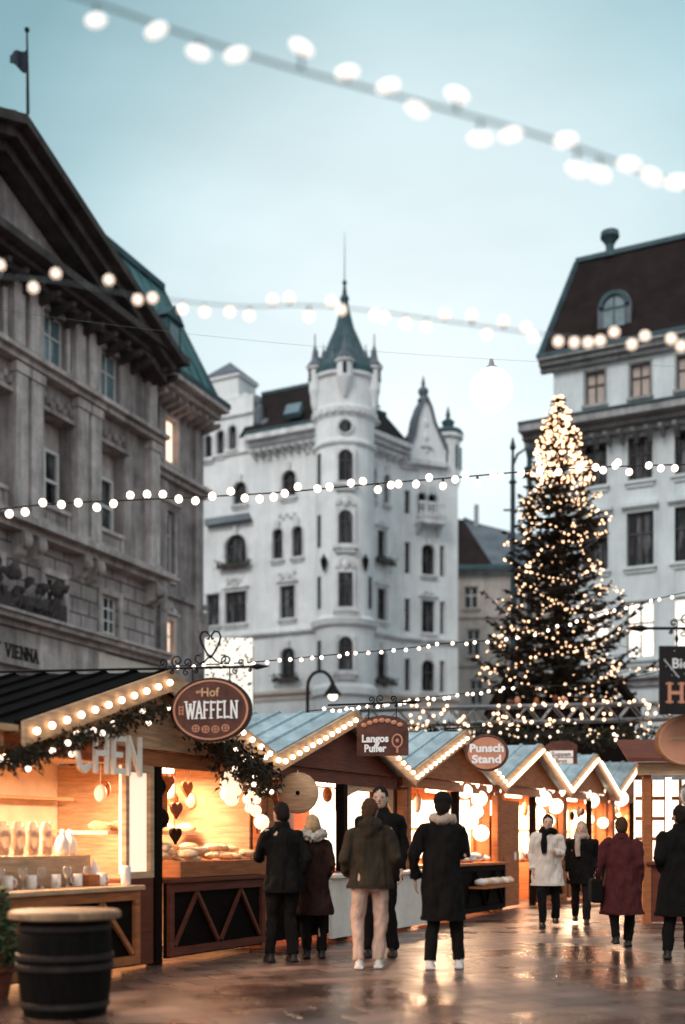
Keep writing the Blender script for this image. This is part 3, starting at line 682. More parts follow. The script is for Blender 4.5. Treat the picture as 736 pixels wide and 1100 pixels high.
s.prism([gf.P(t0,zz0-.5,-.1), gf.P(t1,zz0-.5,-.1), gf.P(t1,zz1,-.1), gf.P(t0,zz1,-.1)], gf.n*-2.0); gf.box(s, t0-.15, t1+.15, zz1+.002, zz1+.18, -2.2, 0.05)
tu = link('turret', s, 'stucco', CB)
s = MB(); ap = gf.P((t0+t1)/2, gf.z(237, 382), -1.1); q = [gf.P(t0-.2,zz1+.19,.1), gf.P(t1+.2,zz1+.19,.1), gf.P(t1+.2,zz1+.19,-2.2), gf.P(t0-.2,zz1+.19,-2.2)]
s.add(q+[ap], [(0,1,4),(1,2,4),(2,3,4),(3,0,4)]); link('turret_roof', s, 'slate_blue', tu)
# small oriel roof on the left wing (row B top)
s = MB(); a, b_ = lw.t(272), lw.t(224); za = lw.z(248, 563); s.prism([lw.P(a,za,.004), lw.P(a,za,.45), lw.P(a+.3,za+.55,.004)], lw.u*(b_-a)); link('oriel_roof', s, 'slate_blue', CB)
# gable with finials on the right bay
g0, g1 = r2.t(440), r2.t(478); ga = r2.t(457)
def gz(x, y): return r2.z(x, y)
s = MB(); zb = ZC-0.6
prof = [(g0, zb), (g0, gz(440,480)), (r2.t(444), gz(444,470)), (r2.t(447), gz(447,450)), (r2.t(452), gz(452,436)), (ga, gz(457,428)), (r2.t(462), gz(462,440)), (r2.t(466), gz(466,456)), (r2.t(472), gz(472,470)), (g1, gz(478,484)), (g1, zb)]
s.prism([r2.P(t, z, 0.15) for t, z in prof], r2.n*-0.9)
for x, y in ((456, 455), (456, 470), (456,484)):
    s.ball(r2.P(r2.t(x), gz(x, y), 0.16), 0.17, 0.08, 0.26, 8, 6)
gbo = link('gable', s, 'stucco', CB)
s = MB(); tp = r2.P(ga, gz(457,428), -0.3); s.lathe(tp, ((.35,-.1),(.38,.0),(.2,.2),(.34,.5),(.3,.65),(.1,.85),(.13,1.0),(.02,1.5)), 12); link('finial', s, 'slate_blue', gbo)
for x, y in ((441, 480), (477, 484)):
    s = MB(); s.lathe(r2.P(r2.t(x), gz(x, y), -0.2), ((.3,-.3),(.3,.2),(.18,.3),(.25,.6),(.08,.9),(.02,1.3)), 10); link('finial', s, 'slate_blue', gbo)
s = MB()
for (ta, za), (tb, zb3) in zip(prof[1:-2], prof[2:-1]): s.bar(r2.P(ta, za+.05, -.25), r2.P(tb, zb3+.05, -.25), 1.05, .16, (0,0,1))
link('coping', s, 'slate_blue', gbo)
s = MB(); r2.box(s, r2.t(451), r2.t(463), gz(457,482), gz(457,480), .154, .3); link('ledge', s, 'stucco_trim', gbo)
s = MB(); r2.box(s, g0-0.1, g1+0.1, zb-0.12, zb+0.16, 0.004, 0.4); link('cornice', s, 'stucco_trim', gbo)
# balcony
zb2 = r2.z(459, 562); s = MB(); a, b_ = r2.t(445), r2.t(473)
r2.box(s, a, b_, zb2-0.2, zb2, 0.01, 0.85); r2.box(s, a, b_, zb2+0.95, zb2+1.08, 0.7, 0.85)
for k in range(8): t = a+.1+(b_-a-.2)*k/7; s.lathe(r2.P(t, zb2, .78), ((.05,.002),(.09,.3),(.04,.6),(.06,.948)), 8)
for t in (a+.2, b_-.2): s.prism([r2.P(t-.1,zb2-.8,.01), r2.P(t-.1,zb2-.21,.01), r2.P(t-.1,zb2-.21,.7)], r2.u*.2)
link('balcony', s, 'stucco_trim', CB)
# end turret
te = r2.P(r2.t(486), 0, -0.6); zA = r2.z(484, 500); zB = r2.z(484, 462)
s = MB(); s.lathe(Vector((te.x, te.y, 0)), ((.55,zA-1.5),(.75,zA-.8),(.75,zB-0.5),(.95,zB-.4),(.95,zB-.2),(.8,zB-.1)), 12)
et = link('turret', s, 'stucco', CB)
s = MB(); 
for k in range(7):
    an = 2*PI*k/7; s.box(Vector((te.x+.78*math.cos(an), te.y+.78*math.sin(an), zB-1.6)), .14, .14, 1.4)
s.lathe(Vector((te.x, te.y, 0)), ((1.0,zB-.09),(.85,zB+.15),(.3,zB+.35),(.42,zB+.7),(.1,zB+.95),(.16,zB+1.1),(.02,zB+1.7)), 12)
link('turret_roof', s, 'slate_teal', et)
# body behind: closing walls
rect_from_body(CB, [lw.P(TL,0,-.3), lw.P(TL,0,-12), r2.P(T2,0,-14), r2.P(T2,0,-.3)], None, 0, ZC-0.6, 'stucco')
# the tower
c = Vector((K.x+0.02, K.y+0.05, 0)); RT = 1.68
z_f = zt(440); s = MB()
s.lathe(c, ((RT,0),(RT,zt(748)),(RT+.22,zt(745)),(RT+.22,zt(738)),(RT+.05,zt(734)),(RT,zt(733)),(RT,zt(673)),(RT+.2,zt(670)),(RT+.28,zt(664)),(RT+.05,zt(661)),(RT,zt(660)),
           (RT,zt(478)),(RT+.16,zt(475)),(RT+.16,zt(472)),(RT+.02,zt(470)),(RT+.02,zt(447)),(RT+.2,zt(441)),(RT+.22,zt(436)),(RT+.12,zt(434)),(RT+.12,zt(404)),(RT+.3,zt(401)),(RT+.3,zt(398))), 48)
tw = link('tower', s, 'stucco', CB, smooth=False)
s = MB()
for k in range(26):                                       # arched corbel frieze
    an = 2*PI*k/26; s.prism([Vector((c.x+(RT+.04)*math.cos(an+d), c.y+(RT+.04)*math.sin(an+d), z)) for d, z in ((-.06,zt(443)),(.06,zt(443)),(.08,zt(437.5)),(-.08,zt(437.5)))], Vector((math.cos(an), math.sin(an), 0))*0.2)
link('corbel_frieze', s, 'stucco_trim', tw)
tf = Fac((c.x-3, c.y-RT-0.03), (1,0), (0,-1))
def tower_window(px0, px1, y0, y1, arch, hd):
    h = tf.rect(px0, px1, y0, y1); s = MB(); a, b_, z0, z1 = h
    # projecting surround with its own recess
    for t0, t1, za, zb in ((a-.14,a,z0-.1,z1+.12),(b_,b_+.14,z0-.1,z1+.12),(a,b_,z1,z1+.12),(a,b_,z0-.1,z0)): tf.box(s, t0, t1, za, zb, -0.25, 0.1)
    sw = link('window', s, 'stucco_trim', tw)
    f = MB()
    for x in (a, (a+b_)/2-.03, b_-.06): tf.box(f, x, x+.06, z0, z1, 0.01, 0.045)
    for z in (z0, z0+(z1-z0)*.64, z1-.06): tf.box(f, a+.06, b_-.06, z, z+.06, 0.012, 0.048)
    link('frame', f, 'frame_dark', sw)
    p = MB(); tf.box(p, a, b_, z0, z1, -0.1, 0.005); link('pane', p, 'pane', sw)
    if arch:
        rr = (b_-a)/2; cx = (a+b_)/2; q = MB()
        for sg in (-1, 1):
            q.prism([tf.P(cx+sg*rr, z1, 0.006)]+[tf.P(cx+sg*rr*math.cos(R(90*k/8)), z1-rr+rr*math.sin(R(90*k/8)), 0.006) for k in range(9)], tf.n*0.09)
        link('arch', q, 'stucco_trim', sw)
    q = MB(); tf.box(q, a-.3, b_+.3, z0-.3, z0-.105, -.35, .22); tf.box(q, a-.15, b_+.15, z0-.5, z0-.302, -.3, .14)
    link('sill', q, 'stucco_trim', sw)
    if hd:
        q = MB()
        for k in range(10):
            t0 = PI*k/10; t1 = PI*(k+1)/10; pp = lambda t: tf.P((a+b_)/2+.45*math.cos(t), z1+.3+.4*math.sin(t), .0); q.bar(pp(t0), pp(t1), .1, .3)
        q.ball(tf.P((a+b_)/2, z1+.45, .05), .2, .12, .3); link('pediment', q, 'stucco_trim', sw)
for y0, y1, ar, hd in ((684,720,1,0),(615,652,0,1),(548,584,1,1),(483,517,1,0)): tower_window(363.5, 379, y0, y1, ar, hd)
s = MB(); a = tf.P(tf.t(371), zt(458), 0.0)
for k in range(16):
    t0 = 2*PI*k/16; t1 = 2*PI*(k+1)/16; s.bar(a+Vector((.42*math.cos(t0), -.02, .42*math.sin(t0))), a+Vector((.42*math.cos(t1), -.02, .42*math.sin(t1))), .12, .12)
o_ = link('round_window', s, 'stucco_trim', tw)
s = MB(); s.ball(a+Vector((0,-.01,0)), .38, .06, .38, 16, 10); link('pane', s, 'pane', o_)
for sg, r_ in ((-1,'D'),(-1,'C'),(-1,'B'),(-1,'A'),(1,'C')):  # narrow slits either side
    s = MB(); an = R(-90+sg*58); p = c+Vector((math.cos(an), math.sin(an), 0))*RT; dd = Vector((math.cos(an), math.sin(an), 0)); ee = Vector((-math.sin(an), math.cos(an), 0))
    s.box(p+Vector((0,0,(rows[r_][0]+rows[r_][1])/2)), .3, .1, 1.8, ee, dd); link('slit_window', s, 'pane', tw)
for sg in (-1, 1):                                        # wall lanterns
    s = MB(); an = R(-90+sg*38); p = c+Vector((math.cos(an), math.sin(an), 0))*(RT+.22)+Vector((0,0,zt(600)))
    s.lathe(p, ((.03,-.7),(.16,-.3),(.2,.0),(.1,.12),(.03,.3)), 8); s.bar(p+Vector((0,0,.1)), p-Vector((math.cos(an), math.sin(an), 0))*.25+Vector((0,0,.1)), .06); link('wall_lantern', s, 'iron', tw)
# spire
def rz(y): return zt(y)
s = MB(); k_ = Yt/F
s.lathe(c, ((39*k_,rz(397.5)),(39*k_,rz(391)),(34*k_,rz(383)),(28*k_,rz(374)),(21*k_,rz(362)),(16*k_,rz(350)),(10.5*k_,rz(338)),(6.5*k_,rz(322)),(3.6*k_,rz(308)),(1.8*k_,rz(294)),(.6*k_,rz(284)),(.35*k_,rz(250)),(.2*k_,rz(232))), 10)
s.ball(c+Vector((0,0,rz(306))), .26); s.ball(c+Vector((0,0,rz(288))), .14)
sp = link('spire', s, 'slate_teal', tw)
for an, hh in ((-90, 1.0), (-28, .9), (-152, .9), (30, .9), (150, .9)):
    p = c+Vector((math.cos(R(an)), math.sin(R(an)), 0))*(RT+.22)
    s = MB(); rr = .33 if an != -90 else .45
    lo = rz(424) if an != -90 else rz(417)
    s.lathe(p, ((.08,lo-.5),(rr*.6,lo),(rr,lo+.5),(rr,rz(392)),(rr+.12,rz(391)),(rr+.12,rz(388.5))), 12); q = link('turret', s, 'stucco', tw)
    s = MB(); s.box(p+Vector((math.cos(R(an)), math.sin(R(an)), 0))*(rr-.02)+Vector((0,0,rz(399))), .22, .1, .62, Vector((-math.sin(R(an)), math.cos(R(an)), 0)), Vector((math.cos(R(an)), math.sin(R(an)), 0))); link('pane', s, 'pane', q)
    s = MB(); s.lathe(p, ((rr+.18,rz(388.4)),(rr*.6,rz(380)),(.12,rz(370)),(.04,rz(364)),(.03,rz(352))), 10); link('turret_roof', s, 'slate_blue', q)
for an in (-115, -65, -10, 190, -40, -140):              # pointed dormers round the foot of the spire
    p = c+Vector((math.cos(R(an)), math.sin(R(an)), 0))*1.65; dd = Vector((math.cos(R(an)), math.sin(R(an)), 0)); ee = Vector((-math.sin(R(an)), math.cos(R(an)), 0)); s = MB()
    s.prism([p-ee*.26+Vector((0,0,rz(398))), p+ee*.26+Vector((0,0,rz(398))), p+ee*.26+Vector((0,0,rz(386))), p+Vector((0,0,rz(372))), p-ee*.26+Vector((0,0,rz(386)))], -dd*.8+Vector((0,0,0)))
    s.tube([p-dd*.1+Vector((0,0,rz(373))), p-dd*.1+Vector((0,0,rz(364)))], [.05,.02], 6); link('dormer', s, 'slate_blue', sp)
# flower boxes
def box_plants(fac, h, z):
    a, b_ = h[0]-.35, h[1]+.35; s = MB(); fac.box(s, a, b_, z, z+.22, .21, .45)
    o = link('flower_box', s, 'frame_dark', CB); f = MB(); random.seed(int(a*100))
    for k in range(90):
        p = fac.P(random.uniform(a-.1, b_+.1), z+.2+random.gauss(0,.16), .33+random.uniform(-.2,.25)); ax = Vector((random.gauss(0,1),random.gauss(0,1),random.gauss(0,1))).normalized(); bx = ax.orthogonal().normalized()
        f.poly([p-ax*.1, p+bx*.06, p+ax*.1, p-bx*.06])
    link('foliage', f, 'leaf', o)
box_plants(lw, LW[0][0], rows['D'][0]-.15); box_plants(lw, LW[3][0], rows['B'][0]-.2); box_plants(rw, RH[0][0], rows['D'][0]-.2); box_plants(rw, RH[2][0], rows['B'][0]-.2)

# ------------------------------------------------------------------ right building
RB = thing('apartment_building', 'pale blue white apartment building with dark mansard roof, at the right edge', 'building', (15, 55, 0))
f3 = Fac((9.8, 54), (.892, -.451), (-.451, -.892)); TR = 12.0
z1_ = 19.9; zf = 23.3
c1, c2_, c3 = f3.t(640), f3.t(687), 0
c1 = (f3.t(628)+f3.t(651))/2; c2_ = (f3.t(676)+f3.t(700))/2; pt = c2_-c1; cols_ = [c1, c2_, c2_+pt, c2_+2*pt, c2_+3*pt]
rowz = [(f3.z(695,706), f3.z(695,645), 0.62, 'pane_white'), (f3.z(690,608), f3.z(690,550), .60, 'pane'), (f3.z(687,516), f3.z(687,469), .55, 'pane'), (f3.z(685,427), f3.z(685,390), .45, 'blind')]
H3 = []
for i, (za, zb, hw, pn) in enumerate(rowz):
    for j, t in enumerate(cols_): H3.append(((t-hw, t+hw, za, zb), pn, i, j))
H3 = [h for h in H3 if h[0][1] < TR]
wall(f3, 0, TR, 5.2, zf, [h[0] for h in H3], 'blue_stucco', RB)
for h, pn, i, j in H3:
    if i == 3: window(f3, h, RB, 'frame_dark', 'blind', cols=2, rows=(.6,), trim='grey_trim', surround=.08, fw=.08)
    else: window(f3, h, RB, 'frame_dark', pn, cols=2, rows=(.62,), trim='blue_stucco', head='flat' if i else '', surround=.1, fw=.07)
wall(f3, -0.05, TR, 0, 5.2, [(c-.9, c+.9, .4, 4.0) for c in cols_ if c+.9 < TR], 'grey_trim', RB, name='ground_storey')
for c in cols_:
    if c+.9 < TR:
        s = MB(); f3.box(s, c-.9, c+.9, .4, 4.0, -.27, -.22); link('shop_window', s, 'pane', RB)
cornice(f3, -1.3, TR, 19.65, RB, 'grey_trim', ((0,.35,.25),(.25,.7,.22),(.47,1.3,.35)), brackets=22)
s = MB(); s.bar(f3.P(-1.3, 20.5, 1.3), f3.P(TR, 20.5, 1.3), .14, .1); link('gutter', s, 'slate_teal', RB)
cornice(f3, -.55, TR, zf-.25, RB, 'grey_trim', ((0,.3,.2),(.2,.55,.2),(.4,.75,.2)))
cornice(f3, -.15, TR, f3.z(690,716), RB, 'blue_stucco', ((0,.15,.2),(.2,.3,.12)), name='string_course')
cornice(f3, -.15, TR, f3.z(690,737), RB, 'grey_trim', ((0,.2,.3),(.3,.45,.15)), name='string_course')
for t, q_ in ((.02,.35), (c2_*1.5-c1*.5-.1,.6)): s = MB(); f3.box(s, t, t+q_, 6.5, 19.6, .004, .08); link('pilaster', s, 'blue_stucco', RB)
# mansard
zt0, zt1 = zf+.36, 28.6; s = MB()
s.poly([f3.P(-.5, zt0, .6), f3.P(TR, zt0, .6), f3.P(TR, zt1, -1.3), f3.P(.75, zt1, -1.3)])
s.poly([f3.P(-.5, zt0, .6), f3.P(.75, zt1, -1.3), f3.P(.75, zt1, -10), f3.P(-.5, zt0, -11)])
s.poly([f3.P(.75, zt1, -1.3), f3.P(TR, zt1, -1.3), f3.P(TR, zt1+2.3, -6), f3.P(2.5, zt1+1.6, -6)])
s.poly([f3.P(.75, zt1, -1.3), f3.P(2.5, zt1+1.6, -6), f3.P(.75, zt1, -10)])
m3 = link('roof', s, 'slate', RB)
s = MB(); s.bar(f3.P(.7, zt1+.05, -1.3), f3.P(TR, zt1+.05, -1.3), .25, .22); s.bar(f3.P(-.5, zt0+.02, .62), f3.P(.75, zt1, -1.28), .2, .2); s.bar(f3.P(-.6, zt0, .7), f3.P(TR, zt0, .7), .16, .18)
link('ridge', s, 'slate_teal', m3)
s = MB(); p = f3.P(f3.t(646), 28.5, -1.6); s.lathe(p, ((.5,0),(.45,.2),(.2,.4),(.2,.7),(.32,.9),(.45,1.05),(.42,1.3),(.12,1.4)), 12); link('chimney', s, 'slate_teal', m3)
dn = Fac(f3.P(0,0,.25)[:2], (.892, -.451), (-.451, -.892)); a, b_, z0, z1 = dn.rect(642, 678, 311, 351)
cx = (a+b_)/2; rr = (b_-a)/2; s = MB()
out = [dn.P(a, z0-.3, 0), dn.P(b_, z0-.3, 0)]+[dn.P(cx+rr*math.cos(PI*k/10), z1-rr+rr*math.sin(PI*k/10), 0) for k in range(11)]
s.prism(out, dn.n*-2.2); dm = link('dormer', s, 'slate_blue', m3)
s = MB(); r_ = rr*.62; s.prism([dn.P(cx-r_, z0, .004), dn.P(cx+r_, z0, .004)]+[dn.P(cx+r_*math.cos(PI*k/10), z1-rr+r_*math.sin(PI*k/10), .004) for k in range(11)], dn.n*.03); link('pane', s, 'pane_sky', dm)
s = MB(); dn.box(s, cx-.03, cx+.03, z0, z1-rr+r_, .036, .07); dn.box(s, cx-r_, cx+r_, z0+.8, z0+.87, .038, .068)
for k in range(10):
    pp = lambda t: dn.P(cx+(r_+.12)*math.cos(t), z1-rr+(r_+.12)*math.sin(t), .08); s.bar(pp(PI*k/10), pp(PI*(k+1)/10), .16, .2)
link('frame', s, 'slate_teal', dm)
rect_from_body(RB, [f3.P(0,0,-.3), f3.P(0,0,-12), f3.P(TR,0,-12), f3.P(TR,0,-.3)], None, 0, zf, 'blue_stucco')

# ------------------------------------------------------------------ small house behind, between the two
HB = thing('town_house', 'cream town house with grey slate roof, small, behind the tree', 'house', W(540, 903, 86)+Vector((0,3,-CZ)))
f4 = Fac(W(480, 903, 85)[:2], (1, -.10), (-.10, -1)); TT = f4.t(610); ze = f4.z(510, 612)
H4 = [f4.rect(499,514,630,653), f4.rect(502,516,676,704), f4.rect(505,519,730,757)]
H4 += [(t0+3.4, t1+3.4, z0, z1) for t0, t1, z0, z1 in H4[:3]]
wall(f4, 0, TT, 0, ze, H4, 'beige', HB)
for h in H4: window(f4, h, HB, 'frame_white', 'pane', cols=2, rows=(.6,), trim='beige', surround=.14)
cornice(f4, -.3, TT, ze-.4, HB, 'grey_trim', ((0,.3,.2),(.2,.6,.25)))
cornice(f4, -.1, TT, f4.z(510,664), HB, 'beige', ((0,.15,.2),), name='string_course'); cornice(f4, -.1, TT, f4.z(510,716), HB, 'beige', ((0,.2,.25),), name='string_course')
s = MB(); zr_ = f4.z(500, 546)
s.poly([f4.P(-.5, ze, .6), f4.P(f4.t(530), ze+.1, .6), f4.P(f4.t(498), zr_, -3.0), f4.P(-.5, zr_+.2, -3.0)])
hr1 = link('roof', s, 'slate', HB)
s = MB(); s.poly([f4.P(f4.t(530), ze+.1, .62), f4.P(TT, ze, .6), f4.P(TT, f4.z(570,575), -3), f4.P(f4.t(498), zr_, -3.0)]); link('roof', s, 'slate_blue', HB)
s = MB(); f4.box(s, f4.t(510), f4.t(515), zr_-.6, zr_+1.0, -3.3, -2.6); link('chimney', s, 'grey_trim', HB)
s = MB(); s.bar(f4.P(f4.t(498), zr_+.05, -3), f4.P(f4.t(560), f4.z(560,572), -3), .25, .25); s.bar(f4.P(-.5, ze+.05, .65), f4.P(TT, ze+.05, .65), .25, .3); link('ridge', s, 'slate_teal', HB)
# ------------------------------------------------------------------ strings of lights
def lerp_pts(pts, x):
    for a, b in zip(pts, pts[1:]):
        if x <= b[0] or b is pts[-1]:
            t = (x-a[0])/(b[0]-a[0]); return a[1]+(b[1]-a[1])*t
def bulb_mesh(r, long=1.35, m='bulb', axis=None):
    s = MB(); s.ball((0,0,0), r, r, r*long, 12, 8)
    me = bpy.data.meshes.new('bulb'); me.from_pydata([tuple(v) for v in s.v], [], s.f); me.materials.append(M[m]); me.polygons.foreach_set('use_smooth', [True]*len(me.polygons)); return me
def put(mesh, name, loc, parent, rot=None, scale=None):
    o = bpy.data.objects.new(name, mesh); COL.objects.link(o); o.parent = parent
    base = Vector((0,0,0)); p = parent
    while p is not None: base = base+p.location; p = p.parent
    o.location = Vector(loc)-base
    if rot: o.rotation_euler = rot
    if scale: o.scale = (scale,)*3
    return o
def string(label, bulbs, cable, depth, r, m, cr_, cm='cable', group='strings of bulbs over the market', long=1.3, sock=True, jit=0):
    pts = []; x = cable[0][0]
    while x <= cable[-1][0]: pts.append(W(x, lerp_smooth(cable, x), lerp_pts(depth, x))); x += 12
    root = thing('string_light', label, 'string light', pts[0], group)
    s = MB(); s.tube(pts, cr_, 6)
    me = bulb_mesh(r, long, m)
    k = s
    for (x, y) in bulbs:
        D = lerp_pts(depth, x); p = W(x, y, D); q = W(x, lerp_smooth(cable, x), D)
        put(me, 'bulb', p, root, (random.uniform(-.5,.5), random.uniform(1.15,1.9) if long > 1.4 else random.uniform(-.6,.6), 0))
        if sock and (p-q).length > r: k.tube([q, p+(q-p).normalized()*r*.8], [r*.25, r*.45], 6)
    link('cable', k, cm, root, True)
    return root
def lerp_smooth(pts, x):
    """Catmull-Rom through the control points"""
    n = len(pts)
    for i in range(n-1):
        if x <= pts[i+1][0] or i == n-2:
            p0 = pts[max(i-1,0)]; p1 = pts[i]; p2 = pts[i+1]; p3 = pts[min(i+2,n-1)]
            t = (x-p1[0])/(p2[0]-p1[0]); h = p2[0]-p1[0]
            m1 = (p2[1]-p0[1])/(p2[0]-p0[0])*h; m2 = (p3[1]-p1[1])/(p3[0]-p1[0])*h
            return (2*t**3-3*t*t+1)*p1[1]+(t**3-2*t*t+t)*m1+(-2*t**3+3*t*t)*p2[1]+(t**3-t*t)*m2
S1 = [(103,22),(168,33),(213,57),(254,59),(324,51),(373,78),(417,93),(448,118),(491,102),(516,149),(549,145),(607,151),(620,182),(644,187),(676,177),(701,190),(728,196),(755,214)]
string('string of large blurred bulbs on a grey cable high in the sky, topmost string', S1, [(-250,-110),(100,2),(200,37),(310,72),(460,112),(600,152),(736,200),(950,262)],
       [(-250,4.5),(950,4.5)], 0.0215, 'bulb_near', 0.006, 'cable_pale', long=2.1)
S2 = [(0,285),(36,309),(60,294),(117,301),(148,322),(164,320),(196,332),(220,335),(247,335),(268,339),(293,322),(311,320),(332,340),(356,324),(367,333),(403,338),(413,341),(436,347),(458,351),(478,338),(507,339),(523,359),(541,345),(565,352),(573,362),(600,367),(617,368),(632,368),(645,366),(660,357),(679,370),(693,361),(721,364),(732,372),(750,370)]
string('string of round bulbs crossing in front of the church-like spire, second string from the top', S2, [(-200,278),(0,297),(60,302),(150,318),(260,329),(330,328),(400,334),(480,345),(560,356),(640,364),(740,366),(900,360)],
       [(-200,6.2),(900,6.2)], 0.025, 'bulb_mid', 0.0035, 'cable_pale', long=1.0)
S3 = [(-20,556),(10,552),(27,550),(46,540),(66,542),(84,540),(104,545),(122,541),(140,532),(158,531),(175,531),(192,536),(210,538),(228,533),(248,528),(263,535),(279,536),(294,534),(306,530),(320,523),(341,525),(354,523),(377,519),(390,517),(406,526),(420,521),(428,520),(447,520),(461,513),(476,522),(489,515),(500,510),(513,519),(530,510),(538,512),(560,508),(580,505),(600,507),(622,504),(640,502),(648,505),(661,500),(664,497),(676,507),(697,500),(710,503),(725,503),(745,501)]
string('string of small warm bulbs across the facades at mid height, third string from the top', S3, [(-200,575),(0,547),(60,541),(120,538),(210,534),(300,529),(400,520),(500,512),(600,504),(740,499),(900,500)],
       [(-200,11.5),(900,14)], 0.042, 'bulb', 0.008, long=1.05)
random.seed(5)
def auto(cable, x0, x1, st, j=2.2):
    out = []; x = x0
    while x < x1: out.append((x+random.uniform(-3,3), lerp_smooth(cable, x)+random.uniform(0, j))); x += st*random.uniform(.75,1.3)
    return out
c4 = [(180,716),(275,711),(350,704),(430,697),(480,691),(560,684),(640,660),(720,640),(900,600)]
string('thin string of tiny lights running from the heart bracket towards the tree', auto(c4, 190, 735, 13), c4, [(180,18),(900,24)], 0.034, 'bulb', 0.010, long=1.0)
c5 = [(-60,722),(60,716),(200,712),(340,760),(400,757),(450,750),(500,745),(560,737),(640,735),(800,700)]
string('thin string of tiny lights rising over the pale blue stall roof', auto(c5, 350, 560, 8, 3), [(330,764)]+c5[4:], [(330,19),(800,26)], 0.034, 'bulb', 0.010, long=1.0)

# suspended street lamp
p = W(528, 419, 20); lampT = thing('hanging_street_lamp', 'glowing white round street lamp hanging in the sky beside the tree top', 'street lamp', p)
s = MB(); s.ball(p, .37, .37, .37, 24, 16); link('globe', s, 'globe', lampT, True)
s = MB(); s.lathe(p+Vector((0,0,.33)), ((.1,.02),(.1,.06),(.05,.1),(.03,.2)), 14); link('cap', s, 'grey_trim', lampT)
s = MB(); a = p+Vector((0,0,.53)); s.tube([a+Vector((-15+30*i/24, 4*(i/24-.5), 1.2*(i/12-1)**2)) for i in range(25)], .002, 5); link('suspension_cable', s, 'cable_pale', lampT)

# ------------------------------------------------------------------ stalls
US = Vector((.46, .888, 0)); NS = Vector((.985, -.17, 0))
ZEV, ZRG = 2.36, 3.12
festoon = bulb_mesh(0.034, 1.0, 'bulb_trim')
def stall(label, O, wid, roofm, frontm, boardm, left=True, open_near=False, nb=13, trimm='wood_light', lower='wood_red', post='wood', ridge=None, name='market_stall', back=2.9, ZEV=2.36):
    f = Fac(O, US[:2], NS[:2]); rt = thing(name, label, 'market stall', (O[0], O[1], 0), 'wooden stalls of the market row')
    tm = wid/2; zr = ridge or ZRG; f.ev = ZEV
    for side, (ta, tb) in enumerate(((-0.0, tm), (wid, tm))):
        s = MB()
        q = [f.P(ta, ZEV, .06), f.P(tb, zr, .06), f.P(tb, zr, -back), f.P(ta, ZEV, -back)]
        s.prism(q, Vector((0,0,.055)))
        for b_ in range(9): d_ = .02-(back+.0)*b_/8.3; s.bar(f.P(ta, ZEV+.07, d_), f.P(tb, zr+.07, d_), .05, .035)
        link('roof', s, roofm, rt)
    # gable board and trim with bulbs
    s = MB(); s.prism([f.P(.12, ZEV-.02, -.12), f.P(wid-.12, ZEV-.02, -.12), f.P(tm, zr-.07, -.12)], f.n*-.05); link('gable_board', s, boardm, rt)
    s = MB()
    for (ta, tb) in ((0, tm), (wid, tm)):
        s.prism([f.P(ta, ZEV-.16, .065), f.P(tb, zr-.16, .065), f.P(tb, zr+.075, .065), f.P(ta, ZEV+.075, .065)], f.n*.035)
    tr = link('light_trim', s, trimm, rt)
    for sd in (0, 1):
        for k in range(nb):
            if sd and k == nb-1: continue
            t = (k+.45)/nb*tm; z = ZEV+(zr-ZEV)*t/tm-.04
            put(festoon, 'bulb', f.P(t if sd == 0 else wid-t, z, .15), tr)
    # walls, posts, header
    s = MB(); f.box(s, .1, wid-.1, .02, ZEV-.01, -back+.1, -back+.16); link('back_wall', s, 'cream', rt)
    for t in ((.08, wid-.14) if not open_near else (wid-.14,)):
        s = MB(); f.box(s, t, t+.05, .02, ZEV-.05, -back+.17, -.2); link('side_wall', s, boardm, rt)
    s = MB(); f.box(s, .1, wid-.1, ZEV-.2, ZEV-.03, -.24, -.174); link('header', s, frontm, rt)
    s = MB(); f.box(s, .14, wid-.16, ZEV-.03, ZEV-.01, -back+.17, -.25); link('ceiling', s, 'cream', rt)
    for t in ((.02, tm-.06, wid-.14) if not open_near else (-1.75, tm-.06, wid-.14)):
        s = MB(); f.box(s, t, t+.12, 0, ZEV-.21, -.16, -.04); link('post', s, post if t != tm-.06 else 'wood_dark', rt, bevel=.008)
    return rt, f
def lamp_in(rt, f, t, d=-1.0, w_=60, z=None, ln=.7):
    z = z or f.ev-.16
    s = MB(); f.box(s, t-ln/2, t+ln/2, z-.03, z+.03, d-.06, d+.06); l = link('ceiling_lamp', s, 'lamp', rt)
    s = MB(); f.box(s, t-ln/2-.03, t+ln/2+.03, z+.032, z+.13, d-.09, d+.09); link('lamp_housing', s, 'frame_white', l)
    ld = bpy.data.lights.new('stall_light', 'AREA'); ld.shape = 'RECTANGLE'; ld.size = ln; ld.size_y = .3; ld.energy = w_; ld.color = (1.0, .66, .40)
    lo = bpy.data.objects.new('stall_light', ld); COL.objects.link(lo); lo.parent = rt; lo.location = f.P(t, z-.06, d)-rt.location
    lo.rotation_euler = (0, 0, math.atan2(f.u.y, f.u.x))
